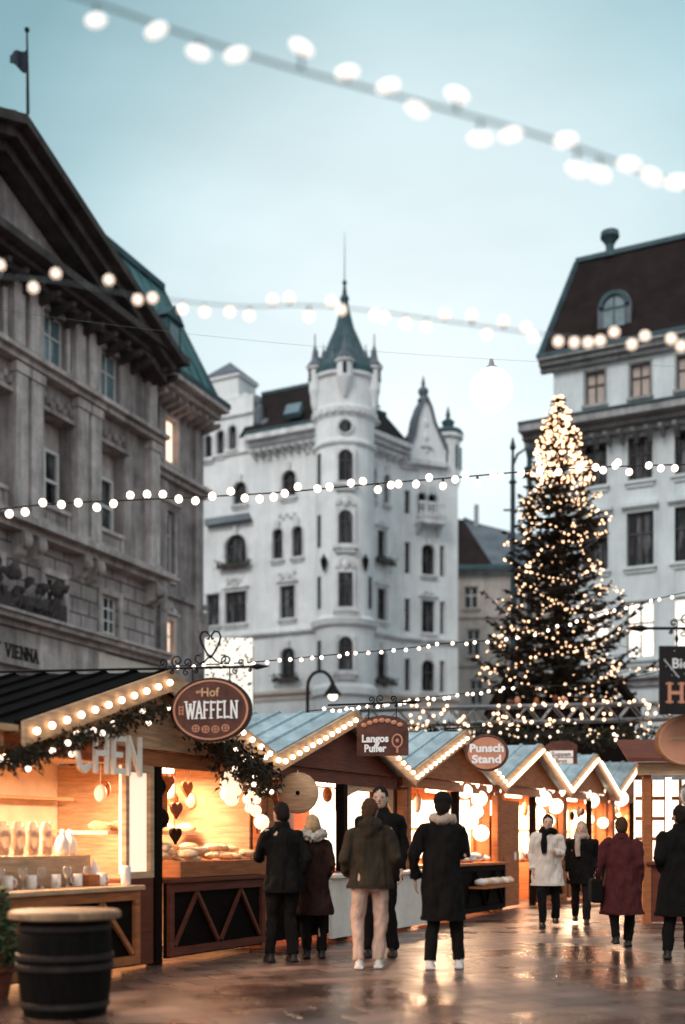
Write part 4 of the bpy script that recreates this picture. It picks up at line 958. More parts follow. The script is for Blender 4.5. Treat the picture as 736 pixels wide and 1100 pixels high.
def counter(rt, f, t0, t1, m, top='wood_light', d=.0, z=.9, deep=.6, brace=None, name='counter'):
    s = MB(); f.box(s, t0, t1, z-.05, z, d-deep, d+.06); c_ = link(name, s, top, rt, bevel=.01)
    s = MB(); f.box(s, t0+.03, t1-.03, .06, z-.052, d-.06, d-.02); link('front_panel', s, m, rt)
    if brace:
        s = MB()
        for a, b_ in ((t0+.03, t0+.11), (t1-.11, t1-.03)): f.box(s, a, b_, .08, z-.056, d-.018, d+.02)
        f.box(s, t0+.11, t1-.11, .08, .17, d-.018, d+.018); f.box(s, t0+.11, t1-.11, z-.15, z-.056, d-.018, d+.018)
        n_ = max(1, round((t1-t0)/.95)); w_ = (t1-t0-.22)/n_
        for k in range(n_):
            a = t0+.11+k*w_; s.bar(f.P(a+.03, .19, d+.004), f.P(a+w_/2, z-.17, d+.004), .06, .03, f.n); s.bar(f.P(a+w_-.03, .19, d+.006), f.P(a+w_/2, z-.17, d+.006), .06, .03, f.n)
        link('brace', s, brace, rt)
    return c_
w1 = 4.53; O1 = (-.9-.46*w1, 14.6-.888*w1)
st1, f1 = stall('first market stall from the left, black roof, glasses and waffles on its counters', O1, w1, 'roof_black', 'wood', 'wood_light', nb=11, lower='wood_red', open_near=True)
s = MB(); f1.box(s, -1.8, -.01, 2.2, 2.34, -.24, -.1); f1.box(s, -1.8, -.01, 2.344, 2.40, -2.7, .05); link('side_awning', s, 'wood_light', st1)
tmid = w1/2
lamp_in(st1, f1, 1.0, -1.1, 210); lamp_in(st1, f1, 3.5, -.9, 110); lamp_in(st1, f1, -1.0, -1.2, 160)
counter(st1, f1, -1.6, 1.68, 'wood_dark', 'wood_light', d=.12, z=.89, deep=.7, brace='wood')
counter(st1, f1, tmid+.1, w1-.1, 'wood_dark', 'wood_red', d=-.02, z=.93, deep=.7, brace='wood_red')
s = MB(); f1.box(s, 1.72, tmid-.1, 1.0, ZEV-.22, -.14, -.1); sc_ = link('screen_panel', s, 'panel_glow', st1)  # plain cream panel, its glow is added in the material
s = MB()
for a, b_, z0, z1 in ((1.70,1.76,.95,ZEV-.215),(tmid-.14,tmid-.08,.95,ZEV-.215),(1.76,tmid-.14,.95,1.02),(1.76,tmid-.14,ZEV-.29,ZEV-.215)): f1.box(s, a, b_, z0, z1, -.098, -.05)
link('screen_frame', s, 'wood_light', sc_)
s = MB(); f1.box(s, 1.72, tmid-.08, .03, .948, -.12, -.06); link('front_panel', s, 'wood_red', st1)
s = MB(); f1.box(s, -1.7, -.02, 1.0, ZEV-.1, -2.2, -2.1); link('back_wall', s, 'cream', st1)
s = MB(); f1.box(s, .2, w1-.3, 1.45, 1.49, -2.7, -2.4); f1.box(s, .2, w1-.3, 1.85, 1.89, -2.7, -2.4); link('back_shelf', s, 'wood_light', st1)
# CHEN letters on the gable
s = MB(); ta = f1.t(68, -.05); tb = f1.t(140, -.05); letters(s, 'CHEN', f1.P(ta, 2.03, .05), US, (0,0,1), f1.n, .38, .055, total=tb-ta, serif=False, depth=.04)
link('lettering', s, 'letter', st1)

# glasses and jars
def jar_mesh(r, h, kind):
    s = MB()
    if kind == 'jar': s.lathe((0,0,0), ((r*.8,0),(r,.02),(r,h*.75),(r*.9,h*.88),(r*.6,h*.95),(r*.65,h)), 14)
    elif kind == 'mug':
        s.lathe((0,0,0), ((r*.85,0),(r,.01),(r,h),(r*.88,h),(r*.85,.02)), 14); s.tube([Vector((r*.9,0,h*.8)), Vector((r*1.5,0,h*.75)), Vector((r*1.6,0,h*.4)), Vector((r*.9,0,h*.2))], .008, 6)
    elif kind == 'glass': s.lathe((0,0,0), ((r*.7,0),(r*.75,.01),(r*.15,.03),(r*.15,h*.4),(r*.8,h*.6),(r,h*.8),(r*.85,h)), 12)
    me = bpy.data.meshes.new(kind); me.from_pydata([tuple(v) for v in s.v], [], s.f); me.polygons.foreach_set('use_smooth', [True]*len(me.polygons)); return me
jm = jar_mesh(.062, .33, 'jar'); jm.materials.append(M['glass']); mm = jar_mesh(.05, .13, 'mug'); mm.materials.append(M['ceramic']); gm = jar_mesh(.045, .2, 'glass'); gm.materials.append(M['glass'])
def top(mesh, name, loc, label, cat, group, rz=0, sc_=1):
    o = bpy.data.objects.new(name, mesh); COL.objects.link(o); o.location = loc; o.rotation_euler = (0,0,rz); o.scale = (sc_,)*3; return tag(o, label, cat, group)
s = MB(); f1.box(s, -1.5, 1.5, .905, 1.2, -.62, -.3); link('display_step', s, 'wood_light', st1)
random.seed(11)
for k in range(13):
    top(jm, 'glass_jar', f1.P(-1.35+k*.2, 1.202, -.46), 'tall glass jar in the back row on the first stall counter', 'jar', 'tall jars on the first stall counter')
for k in range(19):
    top(gm if k % 2 else mm, 'drinking_glass' if k % 2 else 'mug', f1.P(-1.4+k*.155, .892, -.16+random.uniform(-.03,.05)),
        'stemmed glass in the front row on the first stall counter' if k % 2 else 'white ceramic mug in the front row on the first stall counter', 'glass' if k % 2 else 'mug', 'stemmed glasses on the first stall counter' if k % 2 else 'mugs on the first stall counter', random.uniform(0,6))
s = MB(); s.lathe((0,0,0), ((.045,0),(.05,.01),(.05,.18),(.045,.2)), 14); p = f1.P(1.5, .892, .08); s.v = [v+p for v in s.v]; solo('paper_cup', s, 'ceramic', 'white paper cup at the far corner of the first counter', 'cup', p, smooth=True)
p = f1.P(1.33, .892, -.2); s = MB(); s.box(p+Vector((0,0,.06)), .3, .22, .12, US, NS); solo('napkin_box', s, 'wood', 'orange wooden box between the mugs and the paper cup', 'box', p, bevel=.01)
for k in range(3):
    p = (f1.P(1.28,1.202,-.45), f1.P(1.46,1.202,-.5), f1.P(1.56,.892,-.3))[k]; s = MB(); s.lathe(p, ((.05,0),(.07,.03),(.075,.12),(.05,.18),(.02,.22),(.02,.26)), 12)
    solo('teapot', s, 'ceramic', ['white pot on the step behind the mugs', 'white pot nearest the back of the orange wooden box', 'white pot beside the orange box, nearest the screen'][k], 'pot', p, smooth=True)
# lights inside stall 1 behind the glasses
# waffle bay goods
def blob(name, p, rx, ry, rz, m, label, cat, group, seed):
    s = MB(); s.ball(p, rx, ry, rz, 14, 10)
    for v in s.v:
        d = v-p; v += d*0.22*noise.noise(d*14+Vector((seed,0,0)))
    return solo(name, s, m, label, cat, p-Vector((0,0,rz)), group, smooth=True)
random.seed(21)
s = MB(); f1.box(s, tmid+.3, w1-.25, .935, 1.12, -.5, .02); p = f1.P(tmid+.3, .935, 0); tg_ = solo('tray', s, 'wood', 'low orange wooden tray holding pale pastries under the hanging ornaments', 'tray', p, bevel=.01)
for k in range(22):
    t = tmid+.38+random.random()*(w1-tmid-.75); d = -.44+random.random()*.4
    blob('pastry', f1.P(t, 1.16+(k//11)*.07-(d+.2)*.25, d), .12, .07, .045, 'pastry', 'pale twisted pastry heaped on the orange tray of the first stall', 'pastry', 'pastries heaped on the tray', k)
s = MB(); p = f1.P(tmid+.6, 1.45, -1.1); f1.box(s, tmid+.25, w1-.3, 1.42, 1.46, -1.3, -.8); link('shelf', s, 'cream', st1)
for k in range(8): blob('loaf', f1.P(tmid+.4+k*.22, 1.51, -1.0+.08*math.sin(k*2)), .13, .08, .06, 'pastry', 'pale loaf lying on the shelf behind the pastry tray', 'loaf', 'loaves on the stall shelf', k+30)
s = MB(); f1.box(s, tmid+.62, tmid+1.02, 1.5, 2.0, -.62, -.58); p = f1.P(tmid+.62, 1.5, -.6); solo('price_board', s, 'wood', 'orange wooden price board hanging above the pastry tray', 'board', p)
for k, (t, z) in enumerate(((tmid+.42,1.95),(tmid+.48,1.6))):
    p = f1.P(t, z, -.4); s = MB(); s.ball(p, .17, .1, .14, 10, 8); solo('gingerbread_heart', s, 'wood_dark', ['dark gingerbread piece hanging highest beside the price board', 'dark gingerbread piece hanging low above the pastries'][k], 'gingerbread', p)
random.seed(31)
for c_, (px, y0, y1) in enumerate(((266, 818, 868), (247, 832, 858), (276, 835, 895))):
    t = f1.t(px, -.1); za = f1.z(px, y0, -.1); zb = f1.z(px, y1, -.1); p = f1.P(t, za, -.1)
    root = thing('hanging_ornament', ['longest chain of lit cream baubles left of the valley between two roofs', 'short chain of lit cream baubles beside the price board', 'chain of lit cream baubles nearest the man in the dark jacket'][c_], 'ornament', p, 'bauble chains in the first stall')
    s = MB(); s.tube([f1.P(t, ZEV-.2, -.1), f1.P(t, zb, -.1)], .006, 5); link('cord', s, 'cable', root)
    n_ = 6
    for k in range(n_):
        s = MB(); s.ball(f1.P(t+random.uniform(-.09,.09), za+(zb-za)*k/(n_-1), -.1+random.uniform(-.03,.06)), random.uniform(.06,.1), None, None, 10, 8); link('bauble', s, 'bauble', root, True) if 'bauble' in M else None
# garland of fir with small lights along the first gable
def garland(label, pts, r, n_, lights, blen=.1, group=None, m='pine2', name='fir_garland'):
    root = thing(name, label, 'garland', pts[0], group); s = MB(); tot = len(pts)-1
    s.tube(pts, .02, 6)
    for k in range(n_):
        x = random.random()*tot; i = min(int(x), tot-1); p = pts[i].lerp(pts[i+1], x-i)+Vector((random.gauss(0,r), random.gauss(0,r), random.gauss(0,r)-r*.4))
        a = Vector((random.gauss(0,1), random.gauss(0,1), random.gauss(0,1)-.5)).normalized()*blen*random.uniform(.6,1.3); b_ = a.orthogonal().normalized()*blen*.17
        s.poly([p-b_, p+a*.5-b_*.4, p+a, p+a*.5+b_*.6]); s.poly([p, p+a*.4+a.cross(b_).normalized()*blen*.5, p+a*.6])
    link('foliage', s, m, root)
    for k in range(lights):
        x = (k+random.random())/lights*tot; i = min(int(x), tot-1); p = pts[i].lerp(pts[i+1], x-i)+Vector((random.gauss(0,r*.8), random.gauss(0,r*.8), random.gauss(0,r)-r*.5))
        put(tiny, 'light', p, root)
    return root
tiny = bulb_mesh(.03, 1.0, 'bulb'); micro = bulb_mesh(.022, 1.0, 'bulb_trim')
gp = [f1.P(-1.3, 2.1, .05), f1.P(-.3, 2.08, .08), f1.P(.2, 2.18, .08), f1.P(1.1, 2.46, .08), f1.P(tmid-.05, 2.82, .08)]
garland('fir garland with small white lights hanging under the first gable, left slope', gp, .05, 1500, 20, .085)
gp = [f1.P(tmid+.35, 2.78, .12), f1.P(tmid+1.0, 2.42, .12), f1.P(tmid+1.5, 2.26, .1), f1.P(w1-.2, 2.1, .05)]
garland('short fir garland with small white lights hanging behind the oval waffle sign', gp, .10, 1000, 16, .12)

ws = 4.3; V1 = Vector((-.9, 14.6, 0))
names = ['second market stall from the left with pale blue roof and bright arched opening', 'third market stall with round globe lamps inside and an oval sign', 'fourth market stall with bright arched doorway behind the white coat', 'fifth market stall with wide bright windows below a V of lights', 'sixth market stall, farthest of the row, at the right edge']
SV = []
for i in range(5):
    O = V1+US*ws*i
    rt, f = stall(names[i], O[:2], ws, 'roof_blue', 'wood_red' if i == 0 else 'wood', 'wood' if i else 'wood_red', nb=[12,12,16,16,14][i], post='wood', ridge=ZRG+(.08*i), ZEV=2.36+.055*i)
    SV.append((rt, f))
    lamp_in(rt, f, ws*.27, -1.2, 90 if i else 45); lamp_in(rt, f, ws*.72, -.8, 190)
rt, f = SV[0]; tm = ws/2
# stall 2: panels at left, bright opening at right with a pale counter
s = MB(); f.box(s, 1.0, tm-.08, .95, ZEV-.22, -.8, -.75); link('poster_wall', s, mat('poster_wall', (.45,.22,.2), .6, .5, 5), rt)
s = MB(); f.box(s, tm+.1, ws-.18, .95, 2.12, -.62, -.58); link('added_glow_panel', s, 'screen', rt) if 'screen' in M else None  # glowing sheet added to make the opening bright
s = MB(); K = 12; a0, a1 = tm+.1, ws-.18
o_ = [f.P(a0, ZEV-.2, -.2)]+[f.P(a0+(a1-a0)*k/K, 1.78+.33*math.sin(PI*k/K)**.6, -.2) for k in range(K+1)]+[f.P(a1, ZEV-.2, -.2)]
s.prism(o_, f.n*-.04); link('arch_board', s, 'wood_light', rt)
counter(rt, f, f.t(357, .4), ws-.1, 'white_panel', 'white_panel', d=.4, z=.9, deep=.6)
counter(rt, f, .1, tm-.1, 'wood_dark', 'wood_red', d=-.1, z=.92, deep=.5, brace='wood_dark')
p = f.P(f.t(320, .1), f.z(320, 852, .1), .1); dsk = thing('round_board', 'round cream wooden board with a small hole, hanging beside the dark jacketed man', 'board', p)
s = MB(); s.ball(p, .27, .05, .27, 24, 10); link('disc', s, 'wood_light', dsk, True); s = MB(); s.ball(p+Vector((0,-.045,0)), .03, .02, .03, 10, 6); link('hole', s, 'wood_dark', dsk)
s = MB(); s.bar(p-Vector((.2,0,-.02)), p-Vector((.62,0,-.1)), .12, .04); s.bar(p+Vector((0,0,.25)), Vector((p.x,p.y,ZEV-.1)), .01); link('handle', s, 'cream', dsk)
# stall 3: globes
def globes(rt, f, spots, r, label, group='globe lamps in the stalls'):
    for k, (px, py, d, rr) in enumerate(spots):
        t = f.t(px, d); p = f.P(t, f.z(px, py, d), d); root = thing('globe_lamp', label[k], 'lamp', p, group)
        s = MB(); s.ball(p, rr, None, None, 16, 12); link('globe', s, 'globe_warm', root, True)
        s = MB(); s.tube([p+Vector((0,0,rr*.95)), Vector((p.x,p.y,max(f.ev-.03, p.z+rr+.05)))], .01, 5); link('cord', s, 'cable', root)
rt, f = SV[1]
globes(rt, f, [(500,850,-.2,.13),(515,858,-.22,.15),(528,868,-.25,.15),(505,882,-.2,.15),(517,895,-.22,.15)], 0, ['topmost globe lamp in the third stall, nearest the post', 'globe lamp second from the top in the third stall', 'globe lamp deepest in the third stall, right of the others', 'low globe lamp left in the third stall', 'lowest globe lamp in the third stall above the counter'])
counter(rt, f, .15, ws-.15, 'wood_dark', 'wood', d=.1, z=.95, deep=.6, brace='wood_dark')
random.seed(8)
for k in range(12): blob('wrapped_parcel', f.P(tm+.1+random.random()*1.7, 1.02+.05*(k//6), -.3+random.random()*.3), .13, .09, .06, 'ceramic', 'white wrapped parcel piled on the third stall counter', 'parcel', 'parcels on the third stall counter', k+60)
s = MB(); f.box(s, tm+.1, ws-.3, .5, .54, .1, .42); link('lower_shelf', s, 'wood', rt)
for k in range(6): blob('wrapped_parcel', f.P(tm+.3+k*.28, .61, .26), .12, .09, .07, ['ceramic','pastry'][k%2], 'small parcel lying on the low shelf in front of the third stall', 'parcel', 'parcels on the low shelf of the third stall', k+90)
s = MB(); f.box(s, .35, .85, 1.2, 2.05, -.5, -.45); link('dark_rack', s, 'wood_dark', rt)
for (rt, f) in SV[2:]:
    counter(rt, f, tm+.05 if rt is SV[2][0] else .15, ws-.12, 'wood_dark', 'wood', d=-.02, z=.95, deep=.5, brace='wood')
rt, f = SV[1]; s = MB(); f.box(s, tm+.2, ws-.35, 1.1, 2.0, -2.2, -2.15); link('added_glow_panel', s, 'screen', rt)  # added glowing sheet brightens the back of the third stall
rt, f = SV[2]
s = MB(); f.box(s, .15, tm-.7, .05, ZEV-.22, -.2, -.15); link('plank_front', s, 'wood', rt)
s = MB(); a0, a1 = tm-.65, ws-.3; f.box(s, a0, a1, 1.0, 2.2, -1.3, -1.25); link('added_glow_panel', s, 'screen', rt)  # added glow behind the opening, brightens it and the paving reflections
for i in (3, 4):
    rt, f = SV[i]
    for k in range(3):
        a0 = .3+k*1.3; s = MB(); f.box(s, a0, a0+1.1, 1.05, 2.1, -1.2, -1.16); sc_ = link('added_glow_panel', s, 'screen', rt)  # glowing sheets added for bright openings and paving reflections
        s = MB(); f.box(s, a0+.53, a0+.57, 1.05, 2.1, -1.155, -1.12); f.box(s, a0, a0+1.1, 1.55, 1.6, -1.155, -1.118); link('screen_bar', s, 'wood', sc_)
globes(*SV[2], [(584,858,-.2,.17),(597,866,-.22,.17),(589,882,-.24,.15)], 0, ['upper globe lamp in the fourth stall arch', 'middle globe lamp in the fourth stall arch, right', 'lower globe lamp in the fourth stall arch'])
globes(*SV[3], [(636,860,-.2,.18),(655,868,-.22,.16),(667,858,-.22,.2),(664,888,-.24,.17)], 0, ['globe lamp left in the fifth stall', 'smaller globe lamp in the middle of the fifth stall', 'largest globe lamp at the top of the fifth stall, right', 'lowest globe lamp in the fifth stall'])
globes(*SV[4], [(704,848,-.4,.2),(712,872,-.4,.2),(700,892,-.4,.18)], 0, ['upper globe lamp in the sixth stall', 'middle globe lamp in the sixth stall', 'lower globe lamp in the sixth stall'])

# ------------------------------------------------------------------ brackets and hanging signs
def scroll(s, c, ux, uz, r, turns=1.3, start=0, sg=1, th=.012):
    pts = []
    for k in range(22):
        a = start+sg*2*PI*turns*k/21; q = r*(1-.8*k/21); pts.append(c+ux*q*math.cos(a)+uz*q*math.sin(a))
    s.tube(pts, th, 5)
def bracket(label, a, b, hearts, r=.014, heart=None, s0=.16, loc=None):
    """wrought iron bar from a to b with an arrow tip at b, scrolls on top"""
    root = thing('sign_bracket', label, 'sign bracket', a, 'wrought iron brackets of the hanging signs'); s = MB(); s.tube([a, b], r, 8)
    d = (b-a).normalized(); s.tube([b-d*.12, b-d*.05, b, b+d*.09], [r, r*2.4, r*1.6, .002], 8); link('bar', s, 'iron', root)
    s = MB(); uz = Vector((0,0,1)); 
    for h, q, sg in hearts: scroll(s, a+(b-a)*h+uz*(q+r*.5), d*sg, uz, q, 1.35, -PI/2, 1, .009); scroll(s, a+(b-a)*(h+.03)-uz*(q*.5+r), d*sg, -uz, q*.5, 1.2, -PI/2, 1, .008)
    if heart is not None:
        c = a+(b-a)*heart+uz*.1
        for sg in (-1, 1):
            s.tube([c+d*sg*x+uz*z for x, z in ((.0,.0),(.05,.07),(.10,.16),(.115,.23),(.09,.28),(.045,.285),(.01,.24),(.02,.2),(.04,.21))], .011, 6)
            s.tube([c+d*sg*x+uz*z for x, z in ((.0,.03),(.06,-.03),(.12,-.06),(.17,-.02),(.16,.03),(.12,.03))], .009, 6)
    if s.v: link('scrollwork', s, 'iron', root)
    return root
Pk1 = f1.P(tmid, 0, .1)
ya = Vector((.985, -.17, 0))
A = W(-20, 722, 12.95); B = W(281, 716, 12.3)
bracket('long iron bracket with a heart of scrolls above the oval waffle sign', A, B, [(.66,.05,1),(.71,.07,-1),(.745,.05,1),(.88,.065,-1),(.93,.04,1)], heart=.825)
s = MB(); q = W(181, 720, 12.55)
def oval_sign(name, label, px, py, Y, wpx, hpx, fill, ring, edge, ux=(.985,-.17,0), yb=None, barz=None):
    c = W(px, py, Y); a = wpx*Y/F/2; b_ = hpx*Y/F/2; ux = Vector(ux).normalized(); un = Vector((ux.y, -ux.x, 0)).normalized(); uz = Vector((0,0,1))
    if un.y > 0: un = -un
    root = thing(name, label, 'sign', c, 'hanging signs of the stalls')
    E = lambda k, q, n_=40: c+ux*a*q*math.cos(2*PI*k/n_)+uz*b_*q*math.sin(2*PI*k/n_)
    s = MB(); s.prism([E(k,1)+un*-.03 for k in range(40)], un*.05); link('board', s, edge, root, bevel=.006)
    s = MB(); s.prism([E(k,.93)+un*.021 for k in range(40)], un*.005); fo = link('face', s, fill, root)
    if ring:
        s = MB()
        for k in range(40): s.prism([E(k,.87)+un*.028, E(k+1,.87)+un*.028, E(k+1,.92)+un*.028, E(k,.92)+un*.028], un*.006)
        link('ring', s, ring, root)
    if barz is not None:
        for sg in (-.45, .45):
            t = c+ux*a*sg; s = MB(); s.tube([t+uz*b_*.85, Vector((t.x, t.y, barz))], .007, 5); link('hanger', s, 'iron', root)
    return root, c, ux, uz, un, a, b_
SG, c, ux, uz, un, a, b_ = oval_sign('waffle_sign', 'oval dark brown sign reading WAFFELN in white with a copper rim', 227, 763, 12.42, 91, 70, 'sign', 'copper_paint', 'sign_edge', barz=W(227,717,12.42).z)
s = MB(); letters(s, 'WAFFELN', c-ux*a*.60-uz*b_*.26+un*.027, ux, uz, un, b_*.53, .019, total=a*1.26, depth=.006); link('lettering', s, 'white_paint', SG)
s = textmesh('Hof', c-ux*a*.02+uz*b_*.42+un*.03, ux, uz, un, .13, .006, .002); q = textmesh('am', c-ux*a*.28+uz*b_*.52+un*.03, ux, uz, un, .055, .006, .001); s.add(q.v, q.f); link('lettering', s, 'gold_paint', SG)
s = MB()
for k in range(4):                                        # small waffle hearts along the bottom
    q = c+ux*a*(-.36+.24*k)-uz*b_*(.56+.03*(k in (1,2)))+un*.03
    for j in range(10): s.bar(q+ux*.04*math.cos(2*PI*j/10)+uz*.035*math.sin(2*PI*j/10), q+ux*.04*math.cos(2*PI*(j+1)/10)+uz*.035*math.sin(2*PI*(j+1)/10), .012, .006, un)
    s.bar(q-ux*.03, q+ux*.03, .01, .006, un); s.bar(q-uz*.03, q+uz*.03, .01, .0065, un)
for dz in (-.035, .0, .035): s.bar(c-ux*a*.72+uz*dz+un*.03-ux*.02, c-ux*a*.72+uz*dz+un*.03+ux*.02, .01, .006, un)
for dx in (-.02, .02): s.bar(c-ux*a*.72+ux*dx+un*.03-uz*.05, c-ux*a*.72+ux*dx+un*.03+uz*.05, .01, .007, un)
link('emblem', s, 'copper_paint', SG)
# second stall: dark plate sign
f = SV[0][1]; Y = 16.4
A = f.P(tm, W(378,757,16.5).z, -.3); B = f.P(tm, A.z+.02, .95); bracket('iron bracket over the dark square sign of the second stall', A, B, [(.5,.05,1),(.6,.06,-1),(.75,.05,1)])
c = W(411, 792, Y); root = thing('plate_sign', 'dark red plate sign with two white words and a round emblem, second stall', 'sign', c, 'hanging signs of the stalls')
ux = Vector((.985,-.17,0)).normalized(); un = Vector((-.17,-.985,0)).normalized(); uz = Vector((0,0,1)); k_ = Y/F
s = MB(); s.prism([c+ux*x*k_+uz*z*k_ for x, z in ((-28,-20),(28,-20),(28,6),(26,16),(18,21),(0,24),(-18,21),(-28,14))], un*-.03); link('board', s, 'sign', root)
s = MB(); q = textmesh('Langos', c+ux*-8*k_+uz*-5*k_+un*.008, ux, uz, un, 11*k_, .012, .006, total=29*k_); s.add(q.v, q.f); q = textmesh('Puffer', c+ux*-8*k_+uz*-15.5*k_+un*.008, ux, uz, un, 11*k_, .012, .006, total=24*k_); s.add(q.v, q.f)
link('lettering', s, 'white_paint', root)
s = MB(); q = c+ux*16*k_+uz*-4*k_+un*.005
for j in range(16): s.bar(q+ux*.07*math.cos(2*PI*j/16)+uz*.09*math.sin(2*PI*j/16), q+ux*.07*math.cos(2*PI*(j+1)/16)+uz*.09*math.sin(2*PI*(j+1)/16), .022, .01, un)
s.bar(q-uz*.1, q-uz*.17, .03, .01); s.ball(q, .025, .01, .03); link('emblem', s, 'copper_paint', root)
s = MB()
for j in range(7): s.ball(c+ux*(-20+6.5*j)*k_+uz*(13+5*math.sin(PI*j/6))*k_+un*.01, .045, .02, .035, 8, 6)
link('painted_garland', s, 'copper_paint', root)
for x in (-15, 15): t = c+ux*x*k_; s = MB(); s.tube([t+uz*20*k_, Vector((t.x, t.y, A.z))], .008, 5); link('hanger', s, 'iron', root)
# third stall: oval sign
f = SV[1][1]; A = f.P(tm, W(497,786,21).z, -.3); B = f.P(tm, A.z, .95); bracket('iron bracket over the oval copper sign of the third stall', A, B, [(.5,.05,1),(.65,.06,-1)])
root, c, ux, uz, un, a, b_ = oval_sign('punch_sign', 'oval copper brown sign with two lines of pale script, third stall', 523, 809, 19.9, 47, 40, 'copper_paint', 'sign_edge', 'sign', barz=A.z)
s = textmesh('Punsch', c+uz*.02+un*.034, ux, uz, un, .19, .006, .008, total=.58); q = textmesh('Stand', c-uz*.17+un*.034, ux, uz, un, .19, .006, .008, total=.5); s.add(q.v, q.f); link('lettering', s, 'white_paint', root)
# fourth stall: white plate
f = SV[2][1]; A = f.P(tm, W(585,794,25.3).z, -.3); B = f.P(tm, A.z, .95); bracket('iron bracket over the small white lettered sign of the fourth stall', A, B, [(.5,.05,1),(.65,.06,-1)])
c = W(603, 811, 24.8); k_ = 24.8/F; root = thing('plate_sign', 'small dark sign carrying two white name strips, fourth stall', 'sign', c, 'hanging signs of the stalls')
s = MB(); s.prism([c+ux*x*k_+uz*z*k_ for x, z in ((-17,-10),(17,-10),(17,10),(10,15),(-10,15),(-17,10))], un*-.03); link('board', s, 'sign', root)
s = MB(); s.box(c+uz*1*k_+un*.006, 25*k_, .01, 7*k_, ux, un, uz); s.box(c-uz*6.5*k_+un*.006, 25*k_, .01, 6*k_, ux, un, uz); link('name_strip', s, 'white_paint', root)
s = textmesh('Suppen', c-uz*1.5*k_+un*.016, ux, uz, un, 7*k_, .006, .002); q = textmesh('Brot', c-uz*8.7*k_+un*.016, ux, uz, un, 6.5*k_, .006, .002); s.add(q.v, q.f); link('lettering', s, 'sign', root)
for x in (-10, 10): t = c+ux*x*k_; s = MB(); s.tube([t+uz*14*k_, Vector((t.x, t.y, A.z))], .008, 5); link('hanger', s, 'iron', root)
# right edge signs on a post just outside the frame
pp = Vector(((800-HX)*10.6/F, 10.6, 0)); s = MB(); s.box(pp+Vector((0,0,1.75)), .14, .14, 3.5); s.box(pp+Vector((0,0,.05)), .5, .5, .1); solo('sign_post', s, 'wood_dark', 'dark wooden post carrying the square sign at the right edge', 'post', pp, bevel=.01)
A = pp+Vector((-.07, 0, W(700,675,10.6).z)); B = W(682, 675, 10.6); bracket('iron bracket with scrolls at the right edge above the black square sign', A, B, [(.42,.06,1),(.5,.07,-1),(.3,.07,1),(.62,.04,-1)])
k_ = 10.6/F; c = W(741, 731, 10.6); root = thing('board_sign', 'black square sign with large copper letters Ho at the right edge', 'sign', c, 'hanging signs of the stalls')
ux = Vector((1,0,0)); un = Vector((0,-1,0))
s = MB(); s.box(c, 66*k_, .03, 74*k_); link('board', s, mat('black_sign', (.012,.008,.008), .35, .4, 6), root, bevel=.005)
s = MB(); letters(s, 'Hot', c+ux*-25*k_-uz*24*k_+un*.016, ux, uz, un, 21*k_, .03, depth=.006, total=50*k_); link('lettering', s, 'copper_paint', root)
s = textmesh('Bio', c+ux*-10*k_+uz*13*k_+un*.02, ux, uz, un, 15*k_, .006, .001)
s.bar(c+ux*-28*k_+uz*22*k_+un*.019, c+ux*-12*k_+uz*3*k_+un*.019, .006, .004, un); link('lettering', s, 'white_paint', root)
random.seed(4); s = MB()
for k in range(26): s.ball(c+ux*random.uniform(-30,30)*k_+uz*random.uniform(2,34)*k_+un*.016, .004, .003, .004, 6, 4)
link('painted_snow', s, 'white_paint', root)
for x in (-14, 14): s = MB(); s.tube([c+ux*x*k_+uz*37*k_, c+ux*x*k_+uz*56*k_], .008, 6); s.ball(c+ux*x*k_+uz*45*k_, .02, .02, .035, 8, 6); link('hanger', s, 'iron', root)
root, c, ux, uz, un, a, b_ = oval_sign('round_sign', 'round copper orange sign hanging below the black square sign', 738, 796, 10.9, 68, 56, 'copper_paint', 'gold_paint', 'wood', ux=(1,0,0), barz=c.z-37*k_)
s = MB(); s.bar(c-ux*a*.6+uz*.02+un*.03, c+ux*a*.3+uz*.03+un*.03, .02, .006, un); link('lettering', s, 'gold_paint', root)

# lit perforated panel behind the heart bracket
p = W(246, 903, 33)+Vector((0,0,-CZ)); k_ = 33/F; root = thing('lit_display', 'tall cream lit panel sprinkled with dark leaf cutouts behind the waffle sign', 'panel', p)
zb = W(246,790,33).z; zt_ = W(246,686,33).z; s = MB(); s.box(Vector((p.x, p.y, (zb+zt_)/2)), 51*k_, .25, zt_-zb); link('panel', s, 'light_panel', root)
for sg in (-1, 1): s = MB(); s.box(Vector((p.x+sg*24*k_, p.y+.2, zt_/2-.1)), .1, .1, zt_-.2); link('leg', s, 'iron', root)
random.seed(12); s = MB()
for k in range(170):
    q = Vector((p.x+random.uniform(-24.5,24.5)*k_, p.y-.13, random.uniform(zb, zt_))); aa = random.random()*PI; ax = Vector((math.cos(aa),0,math.sin(aa))); bx = Vector((-math.sin(aa),0,math.cos(aa))); r = random.uniform(.025,.07)
    s.prism([q-ax*r, q+bx*r*.4, q+ax*r, q-bx*r*.4], Vector((0,-.01,0)))
link('leaf_cutouts', s, 'wood_dark', root)

